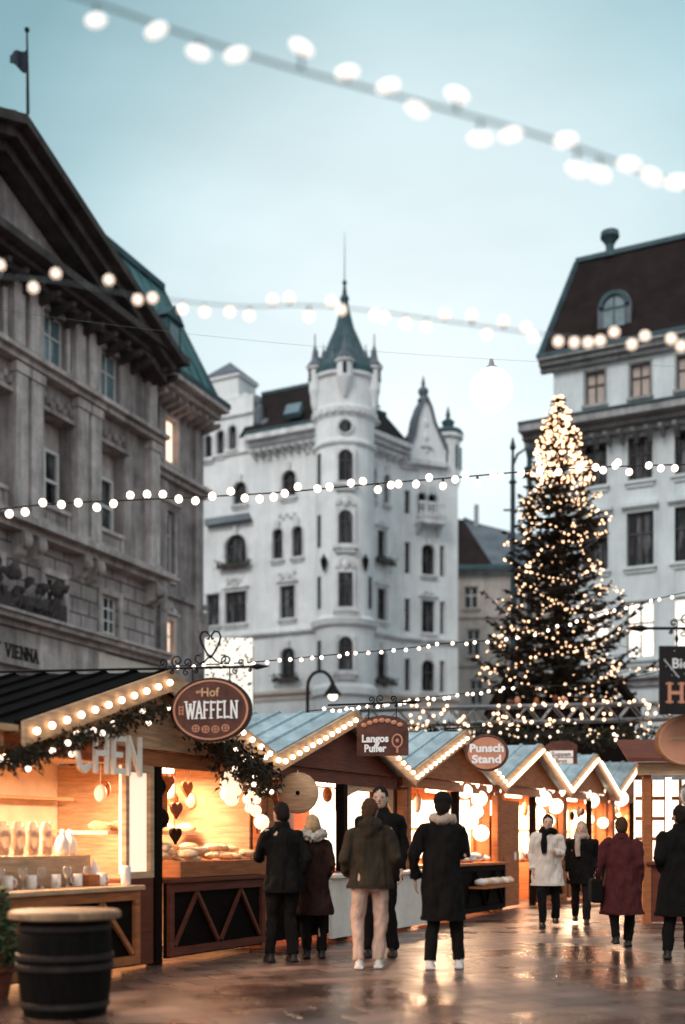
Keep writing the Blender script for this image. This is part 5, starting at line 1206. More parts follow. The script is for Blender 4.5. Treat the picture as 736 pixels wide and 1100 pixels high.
# ------------------------------------------------------------------ truss with fairy lights
YT = 31.0; tA = W(386, 762, YT); tB = W(860, 752, YT); TRS = thing('light_truss', 'long horizontal steel truss wrapped in fairy lights in front of the tree', 'truss', Vector((tA.x, tA.y, 0)))
s = MB(); hT = 17*YT/F; dv = (tB-tA); nseg = 34
for dy in (0, .35):
    for dz in (0, -hT): s.tube([tA+Vector((0,dy,dz)), tB+Vector((0,dy,dz))], .05, 8)
for k in range(nseg):
    a_ = tA+dv*k/nseg; b2_ = tA+dv*(k+1)/nseg
    for dy in (0, .35): s.tube([a_+Vector((0,dy,0 if k % 2 else -hT)), b2_+Vector((0,dy,-hT if k % 2 else 0))], .022, 5)
link('truss', s, 'steel', TRS)
for q in (tA, tB):
    s = MB(); s.tube([Vector((q.x,q.y+.17,0)), Vector((q.x,q.y+.17,q.z))], .07, 8); s.box(Vector((q.x,q.y+.17,.03)), .6,.6,.06); link('post', s, 'steel', TRS)
fl_ = bulb_mesh(.038, 1.0, 'fairy'); random.seed(9)
for k in range(98):
    x = random.uniform(440, 730); y = 762-(x-386)*.021+random.choice((random.uniform(-4,4), random.uniform(4,22), random.uniform(10,34))); put(fl_, 'fairy_light', W(x, y, YT-.1), TRS)
s = MB()
for k in range(12):
    pts = []; x0 = 430+k*26
    for j in range(9): pts.append(W(x0+j*4, 764-(x0-386)*.021+random.uniform(0,22), YT-.08))
    s.tube(pts, .008, 4)
link('light_wire', s, 'cable', TRS)

# ------------------------------------------------------------------ Christmas tree
TY = 37.0; tb_ = W(600, 903, TY); tb_.z = 0; kt = TY/F; ztop = W(597, 421, TY).z
TREE = thing('christmas_tree', 'tall decorated spruce rising behind the stalls on the right', 'tree', tb_)
s = MB(); s.tube([tb_, tb_+Vector((0,0,ztop*.5)), Vector((tb_.x-.05, tb_.y, ztop-.3))], [.28,.16,.02], 10); link('trunk', s, 'bark', TREE)
def halfw(z):                                             # measured outline: photo row -> half width in photo pixels
    y = HY-(z-CZ)/kt
    return lerp_pts([(415,1),(424,4),(438,10),(455,17),(480,24),(505,29),(525,40),(548,50),(580,55),(610,52),(632,52),(650,76),(668,70),(700,92),(735,86),(756,74)], y)*kt
def jag(an, z): return 1+.42*noise.noise(Vector((math.cos(an)*1.3, math.sin(an)*1.3, z*.55)))+.34*noise.noise(Vector((math.cos(an)*3, math.sin(an)*3, z*1.7)))
random.seed(17); fo = MB(); br = MB(); LP = []
zb_ = W(600, 752, TY).z; z = zb_
while z < ztop-.15:
    hw = halfw(z+.05); nb_ = int(6+hw*3.4)
    for k in range(nb_):
        an = 2*PI*(k+random.random()*.9)/nb_; L_ = max(.15, hw*jag(an, z)*random.uniform(.6,1.1)*(1.28 if random.random() < .07 else 1))
        up = .10+.25*random.random() if z > ztop*.45 else random.uniform(.05,.45)
        a_ = Vector((tb_.x, tb_.y, z-.2*L_)); d = Vector((math.cos(an), math.sin(an), 0)); pts = []
        for j in range(6):
            q = j/5; pts.append(a_+d*L_*q+Vector((0,0,L_*(-.28*q*(1-q)*1.2+up*q*q))))
        br.tube(pts, [max(.008,.035*(1-j/6)*min(1,L_)) for j in range(6)], 4, False)
        nn = int(9+L_*19)
        for m_ in range(nn):
            q = random.random()**.75; i = min(int(q*5), 4); p = pts[i].lerp(pts[i+1], q*5-i)
            sd = d.cross(Vector((0,0,1)))*random.choice((-1,1)); tw_ = (d*random.uniform(.4,1)+sd*random.uniform(.2,1.1)+Vector((0,0,random.uniform(-.55,.3)))).normalized()
            ln = random.uniform(.16,.34)*(1.15-q*.4)*min(1, .5+L_*.5)
            e_ = p+tw_*ln; ww = tw_.cross(Vector((random.random(),random.random(),1))).normalized()*.035
            fo.poly([p-ww, p+tw_*ln*.5-ww*1.2, e_, p+tw_*ln*.5+ww*1.2])
            w2 = tw_.cross(ww).normalized()*.05; fo.poly([p, p+tw_*ln*.45+w2, e_-tw_*ln*.2])
            if random.random() < .35: fo.poly([p, p+tw_*ln*.35-w2*1.3, p+tw_*ln*.7])
        if math.sin(an) < .45:
            for m_ in range(1 if z < ztop*.72 else 3):
                q = random.uniform(.45,1.0); i = min(int(q*5), 4); p = pts[i].lerp(pts[i+1], q*5-i); (LP.append(p+Vector((0,-.03,.05))) if noise.noise(p*1.1) > -.12 or z > ztop*.75 else None)
    z += .19+.14*hw/2.5
link('branches', br, 'bark', TREE); link('crown', fo, 'pine', TREE)
# swags of lights draped round the crown
FL = thing('fairy_lights', 'hundreds of warm white fairy lights wound round the tall Christmas tree', 'fairy lights', Vector((tb_.x, tb_.y, zb_)))
for turn in range(13):
    z0_ = zb_+.3+(ztop-zb_-1.0)*turn/13; am = random.uniform(.15,.4); ph = random.random()*6
    for k in range(int(10+halfw(z0_)*15)):
        an = PI+PI*(k+.5)/int(10+halfw(z0_)*15)*1.0; zz = z0_+am*math.sin(an*3.3+ph)+random.uniform(-.07,.07); r = halfw(zz)*random.uniform(.88,1.0)*jag(an, zz)
        LP.append(Vector((tb_.x+r*math.cos(an), tb_.y+r*math.sin(an), zz)))
random.shuffle(LP); LP = LP[:1250]
for k in range(260): zz = ztop-random.random()**.7*3.1; an = PI+random.random()*PI; r = halfw(zz)*random.uniform(.5,1.1); LP.append(Vector((tb_.x+r*math.cos(an), tb_.y+r*math.sin(an), zz)))
fs_ = bulb_mesh(.022, 1.0, 'fairy')
for p in LP[-99:]: put(fs_, 'fairy_light', p, FL, None, 2.0)
s = MB()
for p in LP[:-99]: s.ball(p, .023*random.choice((.7,.9,1,1.5))*(1.0+.7*max(0,(p.z-zb_)/(ztop-zb_)-.55)), None, None, 6, 4)
o_ = link('fairy_light_mass', s, 'fairy', FL); o_['kind'] = 'stuff'
s = MB(); pt_ = []
for k in range(220):
    zz = zb_+.3+(ztop-zb_-.8)*k/220; an = k*.42; r = halfw(zz)*.85; pt_.append(Vector((tb_.x+r*math.cos(an), tb_.y+r*math.sin(an), zz)))
s.tube(pt_, .012, 4); link('wire', s, 'cable', FL)
# wooden stand with sloping struts under the tree
ST = thing('tree_stand', 'dark pyramid frame with sloping struts under the Christmas tree', 'stand', tb_)
for x0, x1 in ((548, 528), (652, 672)):
    for dy in (-1.6, 1.6): s = MB(); s.bar(W(x0, 728, TY)+Vector((0,dy*.4,0)), W(x1, 768, TY)+Vector((0,dy,0)), .22, .22); link('strut', s, 'wood_dark', ST)
s = MB(); a_ = W(526, 764, TY); b2_ = W(674, 764, TY); s.box((a_+b2_)/2+Vector((0,0,-.3)), (b2_-a_).length, 3.4, .5); s.box((a_+b2_)/2+Vector((0,0,-1.6)), (b2_-a_).length*.94, 3.0, 2.1); s.box(Vector(((a_.x+b2_.x)/2, TY, 1.3)), (b2_-a_).length*.85, 2.8, 2.6); link('platform', s, 'wood_dark', ST)
random.seed(6)
for k in range(7):
    p = W(546+k*16+random.uniform(-6,6), 752+random.uniform(-5,4), TY-1.95); s = MB(); s.ball(p, random.uniform(.07,.12), .1, random.uniform(.06,.16), 10, 8); link('ornament', s, ['wood_red','copper_paint','wood'][k%3], ST, True)

# ------------------------------------------------------------------ lamp posts
p = W(551, 903, 44); p.z = 0; LPt = thing('lamp_post', 'tall dark street lamp post with curled arm and hanging lantern left of the tree', 'lamp post', p)
k_ = 44/F; zt2 = W(551,484,44).z; s = MB(); s.lathe(p, ((.3,0),(.3,.4),(.17,.6),(.14,3),(.12,7),(.2,7.05),(.2,7.2),(.1,7.3),(.09,W(551,520,44).z),(.16,W(551,518,44).z),(.07,W(551,515,44).z),(.05,zt2),(.12,zt2+.1),(.02,zt2+.5)), 12); link('post', s, 'iron_blue', LPt)
s = MB(); q = W(551,500,44); s.tube([q, W(556,488,44), W(565,482,44), W(570,490,44)], .05, 6); s.tube([W(541,548,44), W(556,548,44)], .04, 6); link('arm', s, 'iron_blue', LPt)
s = MB(); q = W(569,480,44)
s.lathe(Vector((q.x,q.y,0)), ((.02,W(0,478,44).z),(.16,W(0,484,44).z),(.1,W(0,492,44).z),(.1,W(0,500,44).z),(.22,W(0,503,44).z),(.12,W(0,512,44).z),(.06,W(0,528,44).z),(.2,W(0,538,44).z),(.24,W(0,550,44).z),(.1,W(0,560,44).z),(.05,W(0,575,44).z)), 10); link('lantern', s, 'iron_blue', LPt)
s = MB(); s.lathe(Vector((q.x,q.y,0)), ((.12,0),(.12,W(0,560,44).z),(.08,W(0,575,44).z)), 8); link('second_post', s, 'iron_blue', LPt)
p = W(330.5, 903, 40); p.z = 0; LQ = thing('arched_lamp', 'black arched street lamp with a bell shade before the corner house', 'street lamp', p)
s = MB(); pts = [p, W(330.5, 740, 40)]+[W(344-13.5*math.cos(PI*k/10), 738-17*math.sin(PI*k/10), 40) for k in range(11)]; s.tube(pts, .06, 8); link('post', s, 'iron', LQ)
s = MB(); q = W(357.5,738,40); s.lathe(q, ((.04,.25),(.08,.1),(.16,-.05),(.28,-.2),(.3,-.3),(.26,-.3),(.1,-.1)), 14); link('lamp_shade', s, 'iron', LQ)
s = MB(); s.ball(q-Vector((0,0,.3)), .16, None, None, 12, 8); link('bulb', s, 'globe_warm', LQ, True)
s = MB(); p2_ = W(343, 703, 40); s.tube([W(343,720,40), p2_], [.05,.03], 6); link('finial', s, 'iron', LQ)

# ------------------------------------------------------------------ barrel table and potted shrub
p = Vector(((70-HX)*9.05/F, 9.05, 0)); BT = thing('barrel_table', 'black wooden barrel table with a round pale wooden top, bottom left corner', 'barrel table', p)
s = MB(); s.lathe(p, ((.31,0),(.335,.1),(.365,.37),(.355,.6),(.335,.74)), 36); link('barrel', s, 'barrel', BT)
for z_, r in ((.07,.337),(.36,.371),(.44,.371),(.66,.355)):
    s = MB(); s.lathe(p, ((r,z_),(r+.006,z_+.004),(r+.006,z_+.04),(r,z_+.044)), 36); link('hoop', s, 'hoop', BT)
s = MB(); s.lathe(p, ((.40,.742),(.43,.755),(.43,.795),(.41,.81)), 40); link('top', s, 'lid', BT)
p = Vector(((-8-HX)*9.9/F, 9.9, 0)); PT = thing('potted_shrub', 'small bushy fir in a clay pot at the left edge beside the barrel', 'potted plant', p)
s = MB(); s.lathe(p, ((.13,0),(.17,.22),(.19,.24),(.19,.28),(.15,.27)), 18); link('pot', s, 'wood_red', PT)
s = MB(); random.seed(2)
for k in range(900):
    z_ = .25+random.random()*.7; r = .24*(1-(z_-.25)/.8)*random.random()**.5+.03; an = random.random()*2*PI; q = p+Vector((r*math.cos(an), r*math.sin(an), z_)); a_ = Vector((math.cos(an)+random.gauss(0,.4), math.sin(an)+random.gauss(0,.4), random.gauss(.2,.5))).normalized()*.09; b2_ = a_.orthogonal().normalized()*.015
    s.poly([q-b2_, q+a_, q+b2_])
link('foliage', s, 'leaf', PT)

# ------------------------------------------------------------------ extra dressing
random.seed(44)
gp = [W(x, 787+3*math.sin(x*.09), 30.6) for x in range(436, 735, 14)]
g_ = garland('long dark fir garland with tiny lights hanging below the truss', gp, .14, 1500, 60, .17)
c6 = [(655,786),(668,800),(684,812),(700,815),(716,806)]
string('short sagging string of tiny lights below the truss beside the round sign', auto(c6, 657, 700, 5, 1), c6, [(655,24),(716,24)], .035, 'bulb', .01, long=1.0)
for i, spots in ((1, [(492,838,-.9,.12),(508,842,-1.2,.14),(522,846,-1.2,.13),(533,850,-.9,.11),(512,872,-1.0,.14),(498,897,-.9,.13)]), (2, [(579,850,-.9,.15),(590,848,-1,.14),(601,850,-.9,.15),(580,874,-.9,.14),(601,880,-.8,.14),(590,895,-1,.13)]),
                 (3, [(629,852,-.9,.15),(644,850,-.9,.17),(663,850,-.9,.16),(632,880,-.9,.16),(648,884,-.9,.15),(659,892,-.9,.15)])):
    nm = ['','third','fourth','fifth'][i]
    spots = [(x, y, -.24-.03*(j%2), r*.9) for j, (x, y, d, r) in enumerate(spots)]
    rt, f = SV[i]; s = MB(); f.box(s, ws-.19, ws-.15, 1.02, 2.12, -2.3, -.5); q_ = link('added_side_glow_panel', s, 'screen', rt)  # glowing sheet added on the inner side wall to brighten the stall
    s = MB()
    for d_ in (-.5, -1.1, -1.7, -2.3): f.box(s, ws-.23, ws-.192, 1.0, 2.14, d_-.03, d_+.03)
    f.box(s, ws-.228, ws-.194, 1.55, 1.6, -2.3, -.5); link('screen_bars', s, 'wood', q_)
    globes(*SV[i], spots, 0, ['pale globe lamp in the crowded back cluster of the %s stall' % nm]*6, 'back cluster of globe lamps in the %s stall' % nm)
# clutter in the pastry bay
s = MB(); f1.box(s, tmid+.1, tmid+.42, .95, ZEV-.25, -.5, -.46); link('side_board', s, mat('poster_board', (.38,.14,.10), .6, .6, 6, col2=(.12,.05,.04)), st1)
hl = ['dark gingerbread heart left of the price board', 'brown gingerbread heart above the loaves', 'reddish gingerbread heart in the middle of the pastry bay', 'brown gingerbread heart nearest the bauble chains', 'small dark heart low over the tray']
for k, (t, z) in enumerate(((.62,1.78),(.95,2.02),(1.2,1.72),(1.5,1.98),(1.35,1.42))):
    p = f1.P(tmid+t, z, -.5-.05*k); s = MB(); un = f1.n
    pts = [p+f1.u*.11*(16*math.sin(a)**3/16)+Vector((0,0,.11*(13*math.cos(a)-5*math.cos(2*a)-2*math.cos(3*a)-math.cos(4*a))/16)) for a in [2*PI*j/24 for j in range(24)]]
    s.prism(pts, un*.03); r_ = solo('gingerbread_heart', s, ['wood_dark','wood','wood_red','wood','wood_dark'][k], hl[k], 'gingerbread', p, 'gingerbread hearts in the pastry bay')
    s = MB(); s.tube([p+Vector((0,0,.06)), Vector((p.x,p.y,ZEV-.03))], .004, 4); link('ribbon', s, 'wood_red', r_)
# goods hanging along the back of every other stall
for i, (rt, f) in enumerate(SV):
    s = MB(); f.box(s, .3, ws-.3, 1.5, 1.54, -2.7, -2.3); link('back_shelf', s, 'wood', rt)
    for k in range(9):
        p = f.P(.45+k*.42, 1.545, -2.5); h_ = random.uniform(.12,.3); s = MB(); s.lathe(p, ((.07,0),(.09,.03),(.09,h_*.7),(.04,h_),(.05,h_+.04)), 10)
        solo('storage_jar', s, random.choice(['wood','ceramic','wood_red','copper_paint']), 'jar on the back shelf of the %s stall' % ['second','third','fourth','fifth','sixth'][i], 'jar', p, 'jars on the back shelf of the %s stall' % ['second','third','fourth','fifth','sixth'][i], smooth=True)
# kiosk at the right edge
kp = Vector(((735-HX)*19/F, 19, 0)); KS = thing('market_kiosk', 'bright wooden kiosk with upright light tube at the right edge behind the last person', 'market stall', kp); fk = Fac(W(691, 903, 19)[:2], (1, -.05), (-.05, -1))
for t in (0, 1.5): s = MB(); fk.box(s, t, t+.13, 0, 2.6, -.12, 0); link('post', s, 'wood', KS)
s = MB(); fk.box(s, -.1, 1.8, 2.42, 2.62, .004, .1); link('header', s, 'wood_light', KS)
s = MB(); s.prism([fk.P(-.3,2.62,.3), fk.P(1.9,2.62,.3), fk.P(1.9,3.0,-.7), fk.P(-.3,3.0,-.7)], Vector((0,0,.06))); link('roof', s, 'wood_red', KS)
s = MB(); fk.box(s, .13, 1.5, .02, .95, -.1, -.03); fk.box(s, .05, 1.7, .954, 1.0, -.4, .06); link('counter', s, 'wood_red', KS)
s = MB(); fk.box(s, .1, 1.6, 1.0, 2.4, -1.25, -1.2); q_ = link('added_glow_panel', s, 'screen', KS); s = MB(); [fk.box(s, x, x+.05, 1.0, 2.4, -1.19, -1.15) for x in (.35,.6,.85,1.1,1.35)]; [fk.box(s, .1, 1.6, z, z+.06, -1.145, -1.1) for z in (1.35,1.7,2.05)]; link('shelf_frame', s, 'wood', q_)  # back of the kiosk brightened by an added glowing sheet
s = MB(); s.tube([fk.P(.42,1.35,-.05), fk.P(.42,2.38,-.05)], .05, 10); link('light_tube', s, 'globe_warm', KS, True)
s = MB(); s.ball(fk.P(.75, 2.1, -.1), .15, .12, .2, 12, 8); link('bell', s, 'steel', KS, True)

# crowded stock: bottles on the first stall's back shelves, goods on the far counters
random.seed(71)
for k in range(24):
    z = 1.492 if k < 12 else 1.892; t = -.0+.3+(k % 12)*.165; p = f1.P(t, z, -2.55); h_ = random.uniform(.2,.32); s = MB(); s.lathe(p, ((.035,0),(.04,.02),(.04,h_*.6),(.015,h_*.8),(.015,h_)), 10)
    lo = k < 12; solo('bottle', s, random.choice(['wood_dark','wood_red','glass','wood','pine']), 'bottle on the lower back shelf of the first stall' if lo else 'bottle on the upper back shelf of the first stall', 'bottle', p, 'bottles on the %s back shelf of the first stall' % ('lower' if lo else 'upper'), smooth=True)
for k in range(9):
    t = tmid+.35+k*.22; p = f1.P(t, 2.0+.08*math.sin(k*2.3), -.95-.1*(k%2)); s = MB(); s.ball(p-Vector((0,0,.12)), .075, .05, .1, 10, 8); s.tube([p-Vector((0,0,.03)), Vector((p.x,p.y,ZEV-.03))], .005, 4)
    solo('hanging_pretzel_bag', s, ['ceramic','wood','cream'][k%3], 'small goods bag hanging in the row at the back of the pastry bay', 'bag', p, 'goods bags hanging in the pastry bay', smooth=True)
wn_ = ['second','third','fourth','fifth','sixth']
for i, (rt, f) in enumerate(SV):
    for k in range(14 if i else 8):
        t = (tm+.25 if i < 1 else .35)+random.random()*(ws-.7-(tm if i < 1 else 0)); hz = (.9 if i == 0 else .95); d = (.1 if i == 0 else -.15)-random.random()*.25
        p = f.P(t, hz+.004, d); q = random.random(); s = MB()
        if q < .5: s.box(p+Vector((0,0,.07)), .16, .12, .14, US, NS); nm_, ct = 'goods_box', 'box'
        else: s.lathe(p, ((.06,0),(.08,.02),(.075,.14),(.04,.2),(.02,.26)), 10); nm_, ct = 'goods_jar', 'jar'
        solo(nm_, s, random.choice(['wood','cream','wood_red','ceramic','wood_light']), ('small box' if ct == 'box' else 'small pointed jar')+' standing among the goods on the %s stall counter' % wn_[i], ct, p, '%s goods on the %s stall counter' % ('boxed' if ct == 'box' else 'jarred', wn_[i]))
    for k in range(7):
        t = .5+k*.52; p = f.P(t, 2.02+random.uniform(-.1,.05), -.5-random.random()*.3); s = MB(); s.ball(p, .07, .05, random.uniform(.08,.16), 10, 8); s.tube([p, Vector((p.x,p.y,f.ev-.03))], .005, 4)
        solo('hanging_decoration', s, random.choice(['wood_red','wood_dark','wood','cream']), 'dark or pale bauble hanging from the ceiling edge of the %s stall' % wn_[i], 'decoration', p, 'decorations hanging in the %s stall' % wn_[i], smooth=True)
# ------------------------------------------------------------------ people
def cloth(name, c, var=.3, rough=.9, bump=.4, bs=60): return mat(name, c, rough, var, 5, bump, bs, spec=.12)
C = {
 'black': cloth('black_wool', (.007,.0055,.005)), 'char': cloth('charcoal_cloth', (.012,.009,.009)), 'olive': cloth('olive_cloth', (.034,.024,.016)),
 'beige': cloth('beige_cotton', (.50,.33,.26), .15), 'brown': cloth('brown_wool', (.03,.013,.01)), 'white': cloth('cream_quilt', (.62,.52,.45), .12),
 'red': cloth('wine_red_wool', (.07,.016,.017), .25), 'denim': cloth('dark_denim', (.010,.009,.010)), 'scarf': cloth('beige_scarf', (.42,.30,.24), .3),
 'fur': cloth('pale_fur', (.6,.5,.43), .3, .95, .9, 90), 'shoe': mat('dark_shoe', (.02,.015,.013), .4, .3), 'shoe_white': mat('white_trainer', (.6,.52,.48), .5, .1),
 'hair_dark': cloth('dark_hair', (.016,.010,.008)), 'hair_brown': cloth('brown_hair', (.06,.03,.016)), 'hair_blond': cloth('blond_hair', (.42,.26,.14)), 'eye': mat('dark_eye', (.01,.008,.008), .2), 'lip': mat('lips', (.35,.13,.1), .5)}
def fuse(s, vox, smooth=3, wr=0.0, wscale=6, seed=0):
    """one continuous skin round all the pieces"""
    me = bpy.data.meshes.new('t'); me.from_pydata(s.v, [], s.f)
    bm = bmesh.new(); bm.from_mesh(me); bmesh.ops.recalc_face_normals(bm, faces=bm.faces); bm.to_mesh(me); bm.free()
    o = bpy.data.objects.new('t', me); COL.objects.link(o)
    r = o.modifiers.new('r', 'REMESH'); r.mode = 'VOXEL'; r.voxel_size = vox
    if smooth: q = o.modifiers.new('s', 'SMOOTH'); q.iterations = smooth; q.factor = .5
    dg = bpy.context.evaluated_depsgraph_get(); e = o.evaluated_get(dg); m2 = e.to_mesh()
    out = MB(); cs = [v.co.copy() for v in m2.vertices]; ns = [v.normal.copy() for v in m2.vertices]
    if wr:
        for i, c in enumerate(cs):
            n_ = noise.noise(Vector((c.x*wscale*1.2, c.y*wscale*1.2, c.z*wscale*.55+seed)))+.5*noise.noise(Vector((c.x*wscale*3, c.y*wscale*3, c.z*wscale*1.3+seed)))
            cs[i] = c+ns[i]*wr*n_
    out.v = cs; out.f = [tuple(p.vertices) for p in m2.polygons]; e.to_mesh_clear(); bpy.data.objects.remove(o); bpy.data.meshes.remove(me)
    return out
def person(label, px, yfoot, height, rot, group=None, coat='black', hem=.80, trousers='denim', hair='hair_dark', shoes='shoe', armL=None, armR=None, stride=0.0,
           hat=None, scarf=None, hood=None, hairlen=0.0, flare=0.02, lean=0.0, bag=None, headturn=0.0, seed=0, Y=None, width=1.0, belt=False, shift=0):
    Yd = Y or 1687.5/(yfoot-HY); k = height/1.75; base = Vector(((px-HX)*Yd/F, Yd, 0)); root = thing('person', label, 'person', base, group)
    sw_ = .035*math.sin(seed*2.3); P = lambda x, y, z: base+Vector(((x+sw_*min(1,z/.95)*(1-.5*max(0,z-.95)))*k, (y+(lean+.03)*max(0,z-.9)+.02*math.sin(seed))*k, (z-.012*x/.2*math.sin(seed*1.7)*(z > 1.0))*k))
    wd = width
    sh = {s: P(s*.175*wd, 0, 1.40) for s in (-1, 1)}
    arms = {}
    for s, a in ((-1, armL), (1, armR)):
        e, w_ = a or ((.235, -.05, 1.13), (.225, .05, .89)); arms[s] = (sh[s], P(s*e[0], e[1], e[2]), P(s*w_[0], w_[1], w_[2]))
    legs = {}
    for s in (-1, 1):
        st = stride*s+.03*s*math.cos(seed*3); legs[s] = (P(s*.095, 0, .92), P(s*.105+.02*math.sin(seed*4+s), st*.5+.04, .49+abs(st)*.02), P(s*(.115+.025*math.cos(seed*5)), st, .09+(.05 if st < -.1 else 0)))
    # body
    b = MB(); hc = P(0, .015, 1.635)
    ta = math.sin(headturn), math.cos(headturn); hf = Vector((ta[0], ta[1], 0)); hs = Vector((hf.y, -hf.x, 0)); ax = (hs, hf, Vector((0,0,1)))
    b.ball(hc, .076*k, .094*k, .112*k, 20, 14, ax); b.ball(hc+hf*.02*k-Vector((0,0,.055*k)), .058*k, .068*k, .068*k, 16, 10, ax)
    b.ball(hc+hf*.098*k-Vector((0,0,.018*k)), .014*k, .02*k, .024*k, 10, 8, ax); b.ball(hc+hf*.08*k+Vector((0,0,.024*k)), .05*k, .016*k, .012*k, 10, 8, ax)
    for s in (-1, 1): b.ball(hc+hs*s*.076*k-Vector((0,0,.008*k)), .011*k, .02*k, .03*k, 8, 8, ax)
    b.tube([P(0,0,1.38), P(0,.0,1.48), P(0,.01,1.57)], [.062*k,.052*k,.052*k], 14)
    b.rings([(P(0,0,z), rx*k*wd, ry*k) for z, rx, ry in ((.86,.14,.10),(.95,.165,.115),(1.08,.135,.095),(1.25,.165,.11),(1.38,.175,.10),(1.44,.12,.075))], 20)
    for s in (-1, 1):
        a, e, w_ = arms[s]; b.ball(a, .055*k); b.tube([a, a.lerp(e,.5), e, e.lerp(w_,.4), w_], [.05*k,.047*k,.038*k,.037*k,.026*k], 12)
        hd = (w_-e).normalized(); inn = Vector((-s, .35, 0)); inn = (inn-hd*inn.dot(hd)).normalized(); fw = hd.cross(inn).normalized()
        if fw.y < 0: fw = -fw
        pc = w_+hd*.05*k; b.ball(pc, .017*k, .037*k, .055*k, 10, 8, (inn, fw, hd))
        for j, ln in enumerate((.07,.078,.074,.058)):     # four fingers of different length, slightly curled
            r0 = pc+hd*.04*k+fw*(.027-.018*j)*k; r1 = r0+hd*ln*.5*k+inn*.006*k; r2_ = r1+(hd*.8+inn*.6).normalized()*ln*.5*k
            b.tube([r0-hd*.02*k, r0, r1, r2_], [.0085*k,.0085*k,.008*k,.006*k], 8)
        t0 = w_+hd*.03*k+fw*.025*k; b.tube([t0, t0+(hd*.7+fw*.6+inn*.3)*.035*k, t0+(hd*1.2+fw*.7+inn*.6)*.05*k], [.011*k,.010*k,.007*k], 8)
        h_, kn, an = legs[s]; b.tube([h_, h_.lerp(kn,.5), kn, kn.lerp(an,.35), an], [.082*k,.07*k,.052*k,.052*k,.036*k], 12)
        b.ball(an+Vector((0,.06*k,-.045*k)), .038*k, .11*k, .035*k)
    m_ = fuse(b, .0085, 2); body = link('body', m_, 'skin', root, True)
    e_ = MB()
    for s in (-1, 1): e_.ball(hc+hf*.082*k+hs*s*.031*k+Vector((0,0,.004*k)), .012*k, .008*k, .007*k, 8, 6, ax)
    link('eyes', e_, C['eye'], root, True); e_ = MB(); e_.ball(hc+hf*.086*k-Vector((0,0,.058*k)), .023*k, .006*k, .006*k, 8, 6, ax); link('mouth', e_, C['lip'], root, True)
    # trousers and shoes
    t = MB()
    t.rings([(P(0,0,z), rx*k*wd, ry*k) for z, rx, ry in ((.80,.15,.115),(.9,.18,.13),(1.0,.17,.125),(1.06,.15,.11))], 20)
    for s in (-1, 1):
        h_, kn, an = legs[s]; t.tube([h_, h_.lerp(kn,.5), kn, kn.lerp(an,.45), an+Vector((0,0,.0))], [.10*k,.088*k,.07*k,.066*k,.06*k], 14)
    link('trousers', fuse(t, .014, 2, .02, 9, seed), C[trousers], root, True)
    for s in (-1, 1):
        an = legs[s][2]; g = MB(); z0 = an.z-.09*k
        outl = ((-.045,-.07),(.045,-.07),(.05,.02),(.052,.11),(.035,.18),(0,.20),(-.035,.18),(-.052,.11),(-.05,.02))
        v0 = [Vector((an.x+x*k, an.y+y*k, z0+.004)) for x, y in outl]; g.prism(v0, Vector((0,0,.03*k)))
        g.rings([((an.x, an.y-.005*k, z0+.03*k), .045*k, .07*k), ((an.x, an.y, z0+.08*k), .045*k, .055*k), ((an.x, an.y, z0+.13*k), .048*k, .05*k)], 14)
        g.ball(Vector((an.x, an.y+.09*k, z0+.045*k)), .046*k, .10*k, .04*k); link('shoe', fuse(g, .01, 2), C[shoes], root, True)
    # coat or jacket
    c_ = MB(); fl = flare
    rr = [(hem, .20+fl*1.6, .15+fl*1.4)]
    for z in (.95, 1.08): 
        if z > hem+.05: rr.append((z, .195+fl*(1.15-z)*2, .145+fl*(1.15-z)*2))
    rr += [(1.2,.19,.14),(1.32,.205,.145),(1.39,.195,.13),(1.44,.15,.105),(1.49,.08,.075)]
    c_.rings([(P(0,0,z), rx*k*wd, ry*k) for z, rx, ry in rr], 24)
    for s in (-1, 1):
        a, e, w_ = arms[s]; c_.ball(a+Vector((-s*.01,0,-.01)), .085*k, .09*k, .08*k); c_.tube([a, a.lerp(e,.5), e, e.lerp(w_,.5), e.lerp(w_,.95)], [.075*k,.07*k,.06*k,.055*k,.05*k], 14)
    if hood == 'down': c_.ball(P(0,-.10,1.48), .13*k, .085*k, .085*k, 16, 10); c_.ball(P(0,-.13,1.42), .10*k, .06*k, .09*k, 16, 10)
    co_ = link('coat' if hem < .75 else 'jacket', fuse(c_, .013, 3, .035, 7, seed*3.1), C[coat], root, True)
    if hem < 1.0:                                          # back seam and hem band
        q = MB(); q.rings([(P(0,0,hem-.01), (.205+fl*1.6)*k*wd, (.155+fl*1.4)*k), (P(0,0,hem+.025), (.207+fl*1.55)*k*wd, (.157+fl*1.35)*k)], 24, False); link('hem', q, C[coat], co_, True)
    if belt: q = MB(); q.rings([(P(0,0,1.03), .212*k*wd, .165*k), (P(0,0,1.07), .212*k*wd, .165*k)], 24, False); link('belt', q, C[coat], co_, True)
    q = MB(); q.rings([(P(0,0,1.47), .10*k, .09*k), (P(0,-.005,1.53), .083*k, .085*k), (P(0,-.005,1.545), .07*k, .075*k)], 20, False); link('collar', q, C[coat], co_, True)
    # hair, hat, scarf
    h_ = MB()
    h_.ball(hc-hf*.012*k+Vector((0,0,.02*k)), .086*k, .098*k, .108*k, 18, 12, ax); h_.ball(hc-hf*.04*k-Vector((0,0,.02*k)), .08*k, .072*k, .09*k, 16, 10, ax)
    if hairlen:
        h_.tube([hc-hf*.05*k, hc-hf*.075*k-Vector((0,0,hairlen*.5*k)), hc-hf*.08*k-Vector((0,0,hairlen*k))], [.085*k,.08*k,.05*k], 14)
        for s in (-1, 1): h_.tube([hc+hs*s*.06*k, hc+hs*s*.075*k-hf*.01*k-Vector((0,0,hairlen*.45*k)), hc+hs*s*.07*k-Vector((0,0,hairlen*.9*k))], [.04*k,.04*k,.02*k], 10)
